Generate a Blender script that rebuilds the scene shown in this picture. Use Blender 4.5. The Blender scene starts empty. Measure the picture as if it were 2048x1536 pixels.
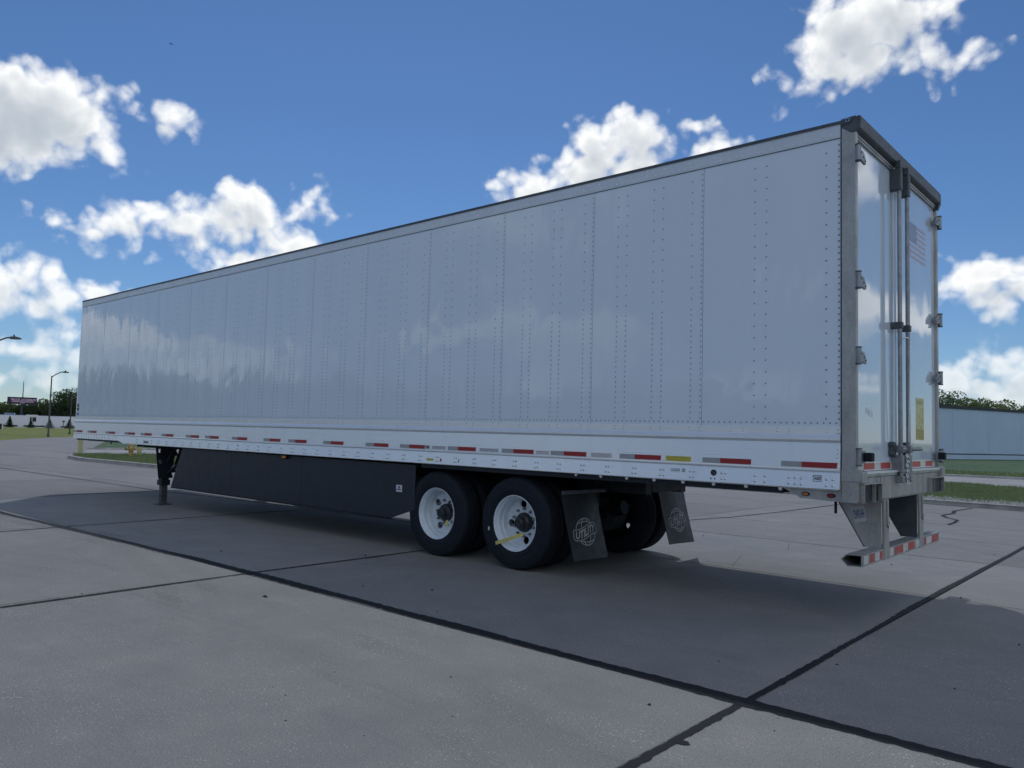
import bpy, bmesh, math, random
from mathutils import Vector, Matrix, Euler, noise as mnoise
from mathutils.geometry import tessellate_polygon
import numpy as np

R = math.radians
random.seed(7)
scene = bpy.context.scene
COL = scene.collection

# ------------------------------------------------------------------ camera
cam_d = bpy.data.cameras.new('camera')
cam = bpy.data.objects.new('camera', cam_d)
COL.objects.link(cam)
_r = Vector((0.75075, 0.66008, 0.02587)); _u = Vector((0.02216, -0.06431, 0.99768)); _f = Vector((-0.66021, 0.74844, 0.06291))
cam.matrix_world = Matrix(((_r.x, _u.x, -_f.x, 2.0458), (_r.y, _u.y, -_f.y, -6.4562), (_r.z, _u.z, -_f.z, 1.4817), (0, 0, 0, 1)))
cam_d.sensor_width = 36.0
cam_d.lens = 27.51
cam_d.clip_start = 0.05
cam_d.clip_end = 8000
scene.camera = cam
scene.view_settings.view_transform = 'Standard'
scene.view_settings.look = 'None'
scene.view_settings.gamma = 1.0
scene.view_settings.exposure = -0.68
scene.cycles.max_bounces = 5
scene.cycles.diffuse_bounces = 2
scene.cycles.glossy_bounces = 3
scene.cycles.use_adaptive_sampling = True
scene.cycles.adaptive_threshold = 0.02
scene.cycles.use_denoising = True

# ------------------------------------------------------------------ sun and sky
SUN = Vector((-0.58, 0.535, 1.0)).normalized()          # towards the sun
sun_d = bpy.data.lights.new('sun', 'SUN')
sun_d.energy = 2.0
sun_d.angle = R(0.6)
sun_d.color = (0.93, 0.92, 0.89)
sun_o = bpy.data.objects.new('sun', sun_d)
COL.objects.link(sun_o)
sun_o.rotation_euler = SUN.to_track_quat('Z', 'Y').to_euler()
sun_o.location = (-20, 40, 80)

world = bpy.data.worlds.new('World')
scene.world = world
world.use_nodes = True
SKY_STRENGTH = 0.125

# cloud puffs: azimuth, elevation, half width, half height (degrees on the sky)
PUFFS = [(165.05, 18.34, 3.26, 2.96), (162.91, 18.67, 3.33, 2.72), (160.81, 18.81, 1.48, 1.91), (167.32, 17.81, 3.47, 3.18), (161.99, 17.23, 2.3, 1.17), (158.25, 20.27, 0.47, 0.38), (156.5, 20.13, 1.15, 0.57), (156.58, 19.44, 0.51, 0.51), (154.92, 20.03, 0.45, 0.19), (158.4, 12.9, 1.6, 1.15), (156.5, 13.45, 1.8, 1.25), (154.33, 13.5, 1.7, 1.3), (152.08, 13.7, 1.8, 1.3), (151.35, 15.4, 1.1, 1.15), (149.84, 15.25, 1.5, 1.4), (149.2, 14.4, 1.1, 1.05), (159.85, 12.09, 0.89, 0.32), (156.74, 12.4, 2.6, 0.5), (146.72, 15.84, 1.38, 0.69), (145.76, 16.27, 0.62, 0.48), (147.11, 15.19, 0.69, 0.55), (158.49, 11.09, 0.97, 0.29), (145.17, 14.69, 0.49, 0.28), (151.33, 11.8, 1.6, 1.05), (147.67, 12.6, 1.5, 0.95), (149.66, 11.6, 2.76, 0.95), (163.95, 8.5, 2.6, 1.15), (161.49, 8.2, 2.5, 0.95), (159.65, 8.1, 1.5, 0.6), (164.9, 7.2, 3.2, 0.9), (161.33, 5.3, 1.4, 0.7), (162.48, 3.95, 2.2, 0.36), (161.0, 4.4, 1.4, 0.45), (164.37, 4.62, 0.92, 0.37), (164.11, 2.33, 2.31, 0.62), (162.26, 2.34, 1.26, 0.38), (130.45, 17.62, 2.56, 1.07), (128.08, 19.46, 1.2, 0.84), (127.5, 18.62, 2.12, 1.34), (125.31, 20.3, 2.16, 1.95), (122.75, 20.74, 2.49, 1.73), (120.39, 20.5, 0.89, 1.03), (124.55, 18.94, 4.91, 1.4), (117.01, 20.27, 1.7, 0.82), (118.08, 21.56, 0.61, 0.31), (108.3, 26.93, 2.42, 2.05), (105.18, 26.28, 3.04, 2.01), (102.9, 26.9, 1.4, 1.1), (109.26, 24.88, 1.96, 1.46), (111.39, 23.64, 1.88, 0.65), (106.41, 24.77, 2.23, 1.49), (103.8, 24.9, 1.35, 1.0), (102.04, 23.33, 0.84, 0.39), (101.64, 10.83, 1.07, 0.95), (99.72, 10.77, 2.23, 1.18), (98.15, 9.73, 1.83, 1.53), (99.48, 8.69, 1.05, 1.05), (102.35, 9.56, 0.83, 0.16), (102.12, 3.97, 1.98, 1.34), (99.81, 3.32, 2.5, 1.06), (98.09, 4.23, 1.47, 1.1), (100.73, 5.43, 0.54, 0.16), (99.25, 5.52, 0.87, 0.19)]


def nd(nt, typ, ins=None, **props):
    n = nt.nodes.new(typ)
    for k, v in props.items():
        setattr(n, k, v)
    for k, v in (ins or {}).items():
        s = n.inputs[k]
        if hasattr(v, 'links') and hasattr(v, 'is_output'):
            nt.links.new(v, s)
        else:
            s.default_value = v
    return n


def math_(nt, op, a, b=0.0, c=0.0, clamp=False):
    n = nt.nodes.new('ShaderNodeMath'); n.operation = op; n.use_clamp = clamp
    for i, v in enumerate((a, b, c)):
        if hasattr(v, 'is_output'):
            nt.links.new(v, n.inputs[i])
        else:
            n.inputs[i].default_value = v
    return n.outputs[0]


def vmath(nt, op, a, b=None, s=None):
    n = nt.nodes.new('ShaderNodeVectorMath'); n.operation = op
    for i, v in enumerate((a, b)):
        if v is None:
            continue
        if hasattr(v, 'is_output'):
            nt.links.new(v, n.inputs[i])
        else:
            n.inputs[i].default_value = v
    if s is not None:
        if hasattr(s, 'is_output'):
            nt.links.new(s, n.inputs['Scale'])
        else:
            n.inputs['Scale'].default_value = s
    return n


def cloud_group(name, puffs):
    """cloud density along a direction: shaped puffs, or fair-weather cover where none are listed"""
    g = bpy.data.node_groups.new(name, 'ShaderNodeTree')
    g.interface.new_socket('Dir', in_out='INPUT', socket_type='NodeSocketVector')
    g.interface.new_socket('Density', in_out='OUTPUT', socket_type='NodeSocketFloat')
    gi = g.nodes.new('NodeGroupInput')
    d = gi.outputs['Dir']
    dw = d
    if puffs:
        wn = nd(g, 'ShaderNodeTexNoise', {'Vector': d, 'Scale': 14.0, 'Detail': 2.0, 'Roughness': 0.55})
        w = vmath(g, 'SUBTRACT', wn.outputs['Color'], (0.5, 0.5, 0.5)).outputs[0]
        w = vmath(g, 'SCALE', w, s=0.045).outputs[0]
        dw = vmath(g, 'ADD', d, w).outputs[0]
    acc = None
    for az, el, a, b in puffs:
        A, E_ = R(az), R(el)
        c = Vector((math.cos(E_) * math.cos(A), math.cos(E_) * math.sin(A), math.sin(E_)))
        rt = Vector((math.sin(A), -math.cos(A), 0))
        up = rt.cross(c)
        m = Matrix((rt, up, -c)).transposed()
        mp = g.nodes.new('ShaderNodeMapping'); mp.vector_type = 'TEXTURE'
        g.links.new(dw, mp.inputs['Vector'])
        mp.inputs['Location'].default_value = c
        mp.inputs['Rotation'].default_value = m.to_euler('XYZ')
        mp.inputs['Scale'].default_value = (R(a), R(b), R(max(a, b)) * 4)
        ln = vmath(g, 'LENGTH', mp.outputs[0]).outputs['Value']
        bb = min(a, b)
        v = math_(g, 'MULTIPLY_ADD', ln, -bb, bb)
        acc = v if acc is None else math_(g, 'SMOOTH_MAX', acc, v, 0.35)
    if acc is None:
        sep = nd(g, 'ShaderNodeSeparateXYZ', {'Vector': d})
        z = math_(g, 'MAXIMUM', sep.outputs['Z'], 0.0)
        zz = math_(g, 'ADD', z, 0.18)
        px = math_(g, 'DIVIDE', sep.outputs['X'], zz)
        py = math_(g, 'DIVIDE', sep.outputs['Y'], zz)
        pv = nd(g, 'ShaderNodeCombineXYZ', {'X': px, 'Y': py, 'Z': 0.37}).outputs[0]
        gn = nd(g, 'ShaderNodeTexNoise', {'Vector': pv, 'Scale': 1.15, 'Detail': 2.5, 'Roughness': 0.5}).outputs['Fac']
        acc = math_(g, 'MULTIPLY', math_(g, 'SUBTRACT', gn, 0.535), 16.0)  # cover out of view is set denser to add fill light
        acc = math_(g, 'MINIMUM', acc, 1.6)
        dot = vmath(g, 'DOT_PRODUCT', d, tuple(_f)).outputs['Value']
        away = nd(g, 'ShaderNodeMapRange', {'Value': dot, 'From Min': 0.70, 'From Max': 0.55, 'To Min': -4.0, 'To Max': 0.0}).outputs[0]
        acc = math_(g, 'ADD', acc, away)
    n1 = nd(g, 'ShaderNodeTexNoise', {'Vector': d, 'Scale': 24.0, 'Detail': 7.0 if puffs else 4.0, 'Roughness': 0.55}).outputs['Fac']
    puff = 0.45
    if puffs:
        vo = nd(g, 'ShaderNodeTexVoronoi', {'Vector': dw, 'Scale': 38.0, 'Detail': 1.0, 'Roughness': 0.5}, feature='F1').outputs['Distance']
        puff = math_(g, 'MULTIPLY_ADD', vo, -1.3, 1.15)
    nz_ = math_(g, 'MULTIPLY_ADD', math_(g, 'SUBTRACT', n1, 0.5), 3.1, puff)
    den = math_(g, 'ADD', acc, nz_)
    go = g.nodes.new('NodeGroupOutput')
    g.links.new(den, go.inputs['Density'])
    return g


def build_world():
    nt = world.node_tree
    nt.nodes.clear()
    tc = nt.nodes.new('ShaderNodeTexCoord')
    d = tc.outputs['Generated']
    sky = nt.nodes.new('ShaderNodeTexSky')
    sky.sky_type = 'NISHITA'
    sky.sun_disc = False
    sky.sun_elevation = math.asin(SUN.z)
    sky.sun_rotation = math.atan2(SUN.x, SUN.y)
    sky.altitude = 200
    sky.air_density = 1.0
    sky.dust_density = 0.1
    sky.ozone_density = 10.0
    blue = nd(nt, 'ShaderNodeHueSaturation', {'Saturation': 1.03, 'Value': 1.0, 'Color': sky.outputs[0]})
    off = vmath(nt, 'ADD', d, tuple(SUN * 0.035)).outputs[0]
    off = vmath(nt, 'NORMALIZE', off).outputs[0]

    # clouds near the horizon are veiled by the air in front of them
    veil = nd(nt, 'ShaderNodeMapRange', {'Value': nd(nt, 'ShaderNodeSeparateXYZ', {'Vector': d}).outputs['Z'], 'From Min': 0.0, 'From Max': 0.16, 'To Min': 0.50, 'To Max': 1.0}).outputs[0]

    def branch(name, puffs):
        grp = cloud_group(name, puffs)
        g1 = nt.nodes.new('ShaderNodeGroup'); g1.node_tree = grp
        nt.links.new(d, g1.inputs[0])
        g2 = nt.nodes.new('ShaderNodeGroup'); g2.node_tree = grp
        nt.links.new(off, g2.inputs[0])
        al = nd(nt, 'ShaderNodeMapRange', {'Value': g1.outputs[0], 'From Min': -0.35, 'From Max': 1.05, 'To Min': 0.0, 'To Max': 1.0}, interpolation_type='SMOOTHSTEP').outputs[0]
        al = math_(nt, 'MULTIPLY', al, veil)
        # the depth of cloud towards the sun greys it
        tau = math_(nt, 'MAXIMUM', g2.outputs[0], 0.0)
        body = math_(nt, 'MAXIMUM', g1.outputs[0], 0.0)
        t = math_(nt, 'MULTIPLY_ADD', tau, 0.62, math_(nt, 'MULTIPLY', body, 0.28))
        lit = math_(nt, 'EXPONENT', math_(nt, 'MULTIPLY', t, -0.75))
        cr = nd(nt, 'ShaderNodeMix', {'Factor': lit, 6: (0.30, 0.36, 0.44, 1), 7: (0.98, 0.98, 0.96, 1)}, data_type='RGBA')
        bgc = nd(nt, 'ShaderNodeBackground', {'Color': cr.outputs[2], 'Strength': CLOUD_STRENGTH})
        bg = nd(nt, 'ShaderNodeBackground', {'Color': blue.outputs[0], 'Strength': SKY_STRENGTH})
        return nd(nt, 'ShaderNodeMixShader', {0: al, 1: bg.outputs[0], 2: bgc.outputs[0]}).outputs[0]

    sh = branch('cover', [])
    for name, az, el, rad, test in (('cumulus_east', 103, 16, 16.5, lambda a: a < 115), ('cumulus_mid', 124, 20, 9.8, lambda a: 115 < a < 135), ('cumulus_west', 157, 10, 19.5, lambda a: a > 135)):
        c = (math.cos(R(el)) * math.cos(R(az)), math.cos(R(el)) * math.sin(R(az)), math.sin(R(el)))
        inside = math_(nt, 'GREATER_THAN', vmath(nt, 'DOT_PRODUCT', d, c).outputs['Value'], math.cos(R(rad)))
        sh = nd(nt, 'ShaderNodeMixShader', {0: inside, 1: sh, 2: branch(name, [p for p in PUFFS if test(p[0])])}).outputs[0]
    out = nt.nodes.new('ShaderNodeOutputWorld')
    nt.links.new(sh, out.inputs['Surface'])
    world.cycles.sampling_method = 'NONE'


CLOUD_STRENGTH = 1.9
build_world()

# ------------------------------------------------------------------ helpers


class MB:
    """collects shapes, then links them as one mesh object"""

    def __init__(self):
        self.v = []; self.f = []; self.m = []; self.cur = 0

    def add(self, vs, fs):
        o = len(self.v)
        self.v += [tuple(p) for p in vs]
        for f in fs:
            self.f.append(tuple(i + o for i in f)); self.m.append(self.cur)
        return self

    def box(self, x0, x1, y0, y1, z0, z1):
        vs = [(x0, y0, z0), (x1, y0, z0), (x1, y1, z0), (x0, y1, z0), (x0, y0, z1), (x1, y0, z1), (x1, y1, z1), (x0, y1, z1)]
        return self.add(vs, [(0, 3, 2, 1), (4, 5, 6, 7), (0, 1, 5, 4), (1, 2, 6, 5), (2, 3, 7, 6), (3, 0, 4, 7)])

    def prism(self, poly, fn0, fn1):
        """poly: 2d points; fn0/fn1 map a 2d point to 3d at both ends"""
        n = len(poly)
        vs = [fn0(*p) for p in poly] + [fn1(*p) for p in poly]
        fs = [(i, (i + 1) % n, n + (i + 1) % n, n + i) for i in range(n)]
        tri = tessellate_polygon([[Vector((p[0], p[1], 0)) for p in poly]])
        fs += [tuple(t) for t in tri] + [tuple(n + i for i in reversed(t)) for t in tri]
        return self.add(vs, fs)

    def prism_x(self, poly_yz, x0, x1):
        return self.prism(poly_yz, lambda a, b: (x0, a, b), lambda a, b: (x1, a, b))

    def prism_y(self, poly_xz, y0, y1):
        return self.prism(poly_xz, lambda a, b: (a, y0, b), lambda a, b: (a, y1, b))

    def prism_z(self, poly_xy, z0, z1):
        return self.prism(poly_xy, lambda a, b: (a, b, z0), lambda a, b: (a, b, z1))

    def cyl(self, p0, p1, r0, r1=None, n=14, caps=True):
        p0 = Vector(p0); p1 = Vector(p1); r1 = r0 if r1 is None else r1
        d = (p1 - p0).normalized()
        a = d.orthogonal().normalized(); b = d.cross(a)
        vs = []
        for p, r in ((p0, r0), (p1, r1)):
            for i in range(n):
                t = 2 * math.pi * i / n
                vs.append(p + a * (math.cos(t) * r) + b * (math.sin(t) * r))
        fs = [(i, (i + 1) % n, n + (i + 1) % n, n + i) for i in range(n)]
        if caps:
            fs += [tuple(reversed(range(n))), tuple(range(n, 2 * n))]
        return self.add(vs, fs)

    def tube(self, pts, r, n=8):
        pts = [Vector(p) for p in pts]
        vs = []; fs = []
        ref = None
        for i, p in enumerate(pts):
            d = (pts[min(i + 1, len(pts) - 1)] - pts[max(i - 1, 0)]).normalized()
            a = d.orthogonal().normalized() if ref is None else (ref - d * ref.dot(d)).normalized()
            ref = a
            b = d.cross(a)
            rr = r[i] if isinstance(r, (list, tuple)) else r
            for k in range(n):
                t = 2 * math.pi * k / n
                vs.append(p + a * (math.cos(t) * rr) + b * (math.sin(t) * rr))
        for i in range(len(pts) - 1):
            for k in range(n):
                fs.append((i * n + k, i * n + (k + 1) % n, (i + 1) * n + (k + 1) % n, (i + 1) * n + k))
        fs += [tuple(reversed(range(n))), tuple(range((len(pts) - 1) * n, len(pts) * n))]
        return self.add(vs, fs)

    def lathe_y(self, prof, n=48, closed=False, c=(0, 0, 0)):
        """prof: (radius, y) pairs turned about the y axis"""
        vs = []; m = len(prof)
        for i in range(n):
            t = 2 * math.pi * i / n
            for r, y in prof:
                vs.append((c[0] + r * math.cos(t), c[1] + y, c[2] + r * math.sin(t)))
        fs = []
        for i in range(n):
            j = (i + 1) % n
            for k in range(m - (0 if closed else 1)):
                l = (k + 1) % m
                fs.append((i * m + k, i * m + l, j * m + l, j * m + k))
        return self.add(vs, fs)

    def lathe_z(self, prof, n=20, c=(0, 0, 0)):
        vs = []; m = len(prof)
        for i in range(n):
            t = 2 * math.pi * i / n
            for r, z in prof:
                vs.append((c[0] + r * math.cos(t), c[1] + r * math.sin(t), c[2] + z))
        fs = []
        for i in range(n):
            j = (i + 1) % n
            for k in range(m - 1):
                fs.append((i * m + k, j * m + k, j * m + k + 1, i * m + k + 1))
        return self.add(vs, fs)

    def dome(self, c, nrm, r, h, n=6):
        """rivet / bolt head"""
        c = Vector(c); d = Vector(nrm).normalized()
        a = d.orthogonal().normalized(); b = d.cross(a)
        vs = []
        for rr, hh in ((r, 0), (r * 0.72, h * 0.75)):
            for i in range(n):
                t = 2 * math.pi * i / n
                vs.append(c + a * (math.cos(t) * rr) + b * (math.sin(t) * rr) + d * hh)
        vs.append(c + d * h)
        fs = [(i, (i + 1) % n, n + (i + 1) % n, n + i) for i in range(n)]
        fs += [(n + i, n + (i + 1) % n, 2 * n) for i in range(n)]
        return self.add(vs, fs)

    def sheet(self, poly, z):
        tri = tessellate_polygon([[Vector((p[0], p[1], 0)) for p in poly]])
        vs = [(p[0], p[1], z) for p in poly]
        fs = []
        for t in tri:
            a, b, c = (Vector(vs[i]) for i in t)
            fs.append(tuple(t) if (b - a).cross(c - a).z > 0 else tuple(reversed(t)))
        return self.add(vs, fs)

    def mesh(self, name, mats, smooth=None, fix=True):
        me = bpy.data.meshes.new(name)
        me.from_pydata(self.v, [], self.f)
        mats = mats if isinstance(mats, (list, tuple)) else [mats]
        for m in mats:
            me.materials.append(m)
        if len(mats) > 1:
            me.polygons.foreach_set('material_index', self.m)
        if fix:
            bm = bmesh.new(); bm.from_mesh(me)
            bmesh.ops.recalc_face_normals(bm, faces=bm.faces)
            bm.to_mesh(me); bm.free()
        if smooth:
            me.shade_smooth()
            me.set_sharp_from_angle(angle=R(smooth))
        me.update()
        return me

    def build(self, name, mats, parent=None, smooth=None, bevel=None, kind=None, fix=True, loc=None):
        o = bpy.data.objects.new(name, self.mesh(name, mats, smooth, fix))
        COL.objects.link(o)
        if parent is not None:
            o.parent = parent
            if loc is None and parent.parent is None:
                o.location = -parent.location
        if loc is not None:
            o.location = loc
        if bevel:
            b = o.modifiers.new('edge', 'BEVEL'); b.width = bevel; b.segments = 2; b.limit_method = 'ANGLE'; b.angle_limit = R(40)
        if kind:
            o['kind'] = kind
        return o


def empty(name, loc=(0, 0, 0)):
    o = bpy.data.objects.new(name, None)
    COL.objects.link(o); o.location = loc
    o.empty_display_size = 0.3
    return o


def tag(o, label, cat=None, group=None, kind=None):
    o['label'] = label
    if cat:
        o['category'] = cat
    if group:
        o['group'] = group
    if kind:
        o['kind'] = kind
    return o


def text_mesh(body, size=1.0, bold=0.0, depth=0.0):
    """letters as a mesh centred on its own box, in the xy plane, height about `size`"""
    cu = bpy.data.curves.new('letters', 'FONT')
    cu.body = body; cu.size = size; cu.align_x = 'CENTER'; cu.align_y = 'CENTER'; cu.offset = bold; cu.extrude = depth
    cu.resolution_u = 3
    o = bpy.data.objects.new('letters', cu); COL.objects.link(o)
    bpy.context.view_layer.update()
    dg = bpy.context.evaluated_depsgraph_get()
    me = bpy.data.meshes.new_from_object(o.evaluated_get(dg))
    vs = [v.co.copy() for v in me.vertices]; fs = [tuple(p.vertices) for p in me.polygons]
    bpy.data.objects.remove(o); bpy.data.curves.remove(cu); bpy.data.meshes.remove(me)
    return vs, fs


# ------------------------------------------------------------------ materials
M = {}


def new_mat(name):
    m = bpy.data.materials.new(name); m.use_nodes = True
    nt = m.node_tree; nt.nodes.clear()
    out = nt.nodes.new('ShaderNodeOutputMaterial')
    b = nt.nodes.new('ShaderNodeBsdfPrincipled')
    nt.links.new(b.outputs[0], out.inputs['Surface'])
    M[name] = m
    return m, nt, b


def pos(nt):
    return nt.nodes.new('ShaderNodeNewGeometry').outputs['Position']


def nz(nt, vec, scale, detail=4, rough=0.55, dist=0.0):
    return nd(nt, 'ShaderNodeTexNoise', {'Vector': vec, 'Scale': scale, 'Detail': detail, 'Roughness': rough, 'Distortion': dist}).outputs['Fac']


def scaled(nt, vec, s):
    return vmath(nt, 'MULTIPLY', vec, s).outputs[0]


def ramp(nt, fac, stops):
    n = nt.nodes.new('ShaderNodeValToRGB')
    nt.links.new(fac, n.inputs[0])
    el = n.color_ramp.elements
    while len(el) < len(stops):
        el.new(0.5)
    for e, (p, c) in zip(el, stops):
        e.position = p; e.color = (*c, 1) if len(c) == 3 else c
    return n.outputs[0]


def mixc(nt, f, a, b, mode='MIX'):
    n = nt.nodes.new('ShaderNodeMix'); n.data_type = 'RGBA'; n.blend_type = mode
    for i, v in ((0, f), (6, a), (7, b)):
        if hasattr(v, 'is_output'):
            nt.links.new(v, n.inputs[i])
        elif i == 0:
            n.inputs[0].default_value = v
        else:
            n.inputs[i].default_value = (*v, 1) if len(v) == 3 else v
    return n.outputs[2]


def bump(nt, b, h, strength=0.3, dist=0.01):
    n = nd(nt, 'ShaderNodeBump', {'Height': h, 'Strength': strength, 'Distance': dist})
    nt.links.new(n.outputs[0], b.inputs['Normal'])
    return n


def plain(name, col, rough=0.5, metal=0.0, var=0.12, scale=6.0, spec=0.5, coat=0.0, fine=0.0):
    m, nt, b = new_mat(name)
    p = pos(nt)
    n = nz(nt, p, scale, 5, 0.6)
    lo = tuple(c * (1 - var) for c in col); hi = tuple(min(1, c * (1 + var)) for c in col)
    c = ramp(nt, n, [(0.3, lo), (0.7, hi)])
    nt.links.new(c, b.inputs['Base Color'])
    rr = nd(nt, 'ShaderNodeMapRange', {'Value': nz(nt, p, scale * 2.3, 4), 'From Min': 0.3, 'From Max': 0.7, 'To Min': max(0.02, rough - 0.08), 'To Max': min(1, rough + 0.08)}).outputs[0]
    nt.links.new(rr, b.inputs['Roughness'])
    b.inputs['Metallic'].default_value = metal
    b.inputs['Specular IOR Level'].default_value = spec
    b.inputs['Coat Weight'].default_value = coat
    b.inputs['Coat Roughness'].default_value = 0.05
    if fine:
        bump(nt, b, nz(nt, p, 180, 3), fine, 0.002)
    return m


def leafy(nt, b, col, share):
    """part of the light passes through a leaf or blade"""
    t = nd(nt, 'ShaderNodeBsdfTranslucent', {'Color': vmath(nt, 'MULTIPLY', col, (1.5, 1.6, 0.9)).outputs[0]})
    mx = nd(nt, 'ShaderNodeMixShader', {0: share, 1: b.outputs[0], 2: t.outputs[0]})
    out = [n for n in nt.nodes if n.type == 'OUTPUT_MATERIAL'][0]
    nt.links.new(mx.outputs[0], out.inputs['Surface'])


def make_materials():
    # concrete slabs
    m, nt, b = new_mat('concrete')
    p = pos(nt)
    rnd = nt.nodes.new('ShaderNodeObjectInfo').outputs['Random']
    big = nz(nt, p, 0.35, 4, 0.6)
    mid = nz(nt, p, 2.2, 5, 0.65)
    c = ramp(nt, big, [(0.30, (0.208, 0.212, 0.211)), (0.52, (0.233, 0.232, 0.227)), (0.74, (0.266, 0.259, 0.249))])
    c = mixc(nt, 0.5, c, ramp(nt, mid, [(0.3, (0.42, 0.42, 0.43)), (0.7, (0.60, 0.58, 0.57))]), 'OVERLAY')
    sl = nd(nt, 'ShaderNodeMapRange', {'Value': rnd, 'To Min': 0.86, 'To Max': 1.12}).outputs[0]
    c = vmath(nt, 'SCALE', c, s=sl).outputs[0]
    # broom marks and tyre sweeps
    sw = nz(nt, scaled(nt, p, (0.5, 3.2, 1)), 1.3, 5, 0.6, 0.8)
    c = mixc(nt, ramp(nt, sw, [(0.56, (0, 0, 0)), (0.76, (0.45, 0.45, 0.45))]), c, (0.165, 0.165, 0.172))
    # exposed pale aggregate and dark grit
    ag = nd(nt, 'ShaderNodeTexVoronoi', {'Vector': p, 'Scale': 70.0, 'Randomness': 1.0}, feature='F1')
    patch = nz(nt, p, 1.1, 4, 0.6)
    thr = nd(nt, 'ShaderNodeMapRange', {'Value': patch, 'From Min': 0.35, 'From Max': 0.7, 'To Min': 0.10, 'To Max': 0.34}).outputs[0]
    sepc = nd(nt, 'ShaderNodeSeparateColor', {'Color': ag.outputs['Color']})
    isag = math_(nt, 'LESS_THAN', ag.outputs['Distance'], thr)
    few = math_(nt, 'GREATER_THAN', sepc.outputs[0], 0.74)
    c = mixc(nt, math_(nt, 'MULTIPLY', math_(nt, 'MULTIPLY', isag, few), 0.8), c, (0.60, 0.60, 0.60))
    dk = math_(nt, 'LESS_THAN', sepc.outputs[1], 0.16)
    c = mixc(nt, math_(nt, 'MULTIPLY', math_(nt, 'MULTIPLY', isag, dk), 0.6), c, (0.09, 0.09, 0.09))
    gr = nz(nt, p, 95, 5, 0.75)
    c = mixc(nt, 0.8, c, ramp(nt, gr, [(0.30, (0.26, 0.26, 0.26)), (0.70, (0.74, 0.74, 0.74))]), 'OVERLAY')
    # oil spots
    st = nz(nt, p, 0.9, 6, 0.62, 0.5)
    c = mixc(nt, ramp(nt, st, [(0.66, (0, 0, 0)), (0.76, (0.4, 0.4, 0.4))]), c, (0.15, 0.155, 0.17))
    nt.links.new(c, b.inputs['Base Color'])
    b.inputs['Roughness'].default_value = 0.78
    b.inputs['Specular IOR Level'].default_value = 0.32
    h = math_(nt, 'ADD', math_(nt, 'MULTIPLY', gr, 0.6), math_(nt, 'MULTIPLY', ag.outputs['Distance'], 0.6))
    bump(nt, b, h, 0.25, 0.003)

    m, nt, b = new_mat('tar')
    p = pos(nt)
    n = nz(nt, p, 35, 5, 0.7)
    nt.links.new(ramp(nt, n, [(0.3, (0.007, 0.008, 0.011)), (0.62, (0.012, 0.014, 0.018)), (0.80, (0.035, 0.037, 0.042))]), b.inputs['Base Color'])
    b.inputs['Roughness'].default_value = 0.75
    b.inputs['Specular IOR Level'].default_value = 0.25
    bump(nt, b, n, 0.4, 0.006)

    m, nt, b = new_mat('tyre_film')
    p = pos(nt)
    b.inputs['Base Color'].default_value = (0.09, 0.09, 0.095, 1)
    b.inputs['Roughness'].default_value = 0.9
    a = math_(nt, 'MULTIPLY', nz(nt, p, 1.1, 4, 0.6), nz(nt, p, 28, 4, 0.7))
    nt.links.new(ramp(nt, a, [(0.18, (0, 0, 0)), (0.44, (0.10, 0.10, 0.10))]), b.inputs['Alpha'])

    # glossy white aluminium sheet, slightly oil-canned
    for name, wav, rough in (('white_sheet', 0.75, 0.07), ('door_white', 0.16, 0.05)):
        m, nt, b = new_mat(name)
        p = pos(nt)
        dirt = nz(nt, scaled(nt, p, (1, 1, 0.35)), 1.6, 6, 0.6)
        nt.links.new(ramp(nt, dirt, [(0.3, (0.665, 0.78, 0.915)), (0.7, (0.70, 0.815, 0.945))]), b.inputs['Base Color'])
        nt.links.new(nd(nt, 'ShaderNodeMapRange', {'Value': nz(nt, p, 5, 5), 'From Min': 0.3, 'From Max': 0.7, 'To Min': rough * 0.7, 'To Max': rough * 1.5}).outputs[0], b.inputs['Roughness'])
        b.inputs['Specular IOR Level'].default_value = 0.15 if name == 'white_sheet' else 0.35
        b.inputs['Coat Weight'].default_value = 0.6 if name == 'white_sheet' else 0.8
        b.inputs['Coat Roughness'].default_value = 0.012
        w1 = nz(nt, scaled(nt, p, (1.3, 1, 0.75)), 1.25, 2, 0.5, 0.3)
        w2 = nz(nt, scaled(nt, p, (3.2, 1, 0.9)), 2.2, 2, 0.5)
        h = math_(nt, 'MULTIPLY_ADD', w2, 0.16, w1)
        bm_ = bump(nt, b, h, wav, 0.018)
        nt.links.new(bm_.outputs[0], b.inputs['Coat Normal'])

    # brushed aluminium extrusions
    m, nt, b = new_mat('aluminium')
    p = pos(nt)
    st = nz(nt, scaled(nt, p, (0.25, 30, 30)), 5, 5, 0.6)
    sm = nz(nt, scaled(nt, p, (1.6, 1, 0.6)), 2.5, 5, 0.65)
    c = ramp(nt, st, [(0.3, (0.87, 0.92, 0.97)), (0.7, (0.90, 0.945, 0.99))])
    c = mixc(nt, ramp(nt, sm, [(0.52, (0, 0, 0)), (0.75, (0.4, 0.4, 0.4))]), c, (0.72, 0.77, 0.83))
    nt.links.new(c, b.inputs['Base Color'])
    b.inputs['Metallic'].default_value = 0.45
    nt.links.new(nd(nt, 'ShaderNodeMapRange', {'Value': st, 'From Min': 0.3, 'From Max': 0.7, 'To Min': 0.27, 'To Max': 0.33}).outputs[0], b.inputs['Roughness'])
    bump(nt, b, st, 0.015, 0.001)

    # stainless / galvanised rear frame with stains
    m, nt, b = new_mat('galvanised')
    p = pos(nt)
    bl = nz(nt, scaled(nt, p, (1, 1, 0.45)), 5.5, 6, 0.62)
    sp = nd(nt, 'ShaderNodeTexVoronoi', {'Vector': p, 'Scale': 70.0}).outputs['Color']
    c = ramp(nt, bl, [(0.28, (0.30, 0.305, 0.31)), (0.5, (0.42, 0.425, 0.425)), (0.72, (0.52, 0.52, 0.51))])
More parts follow.
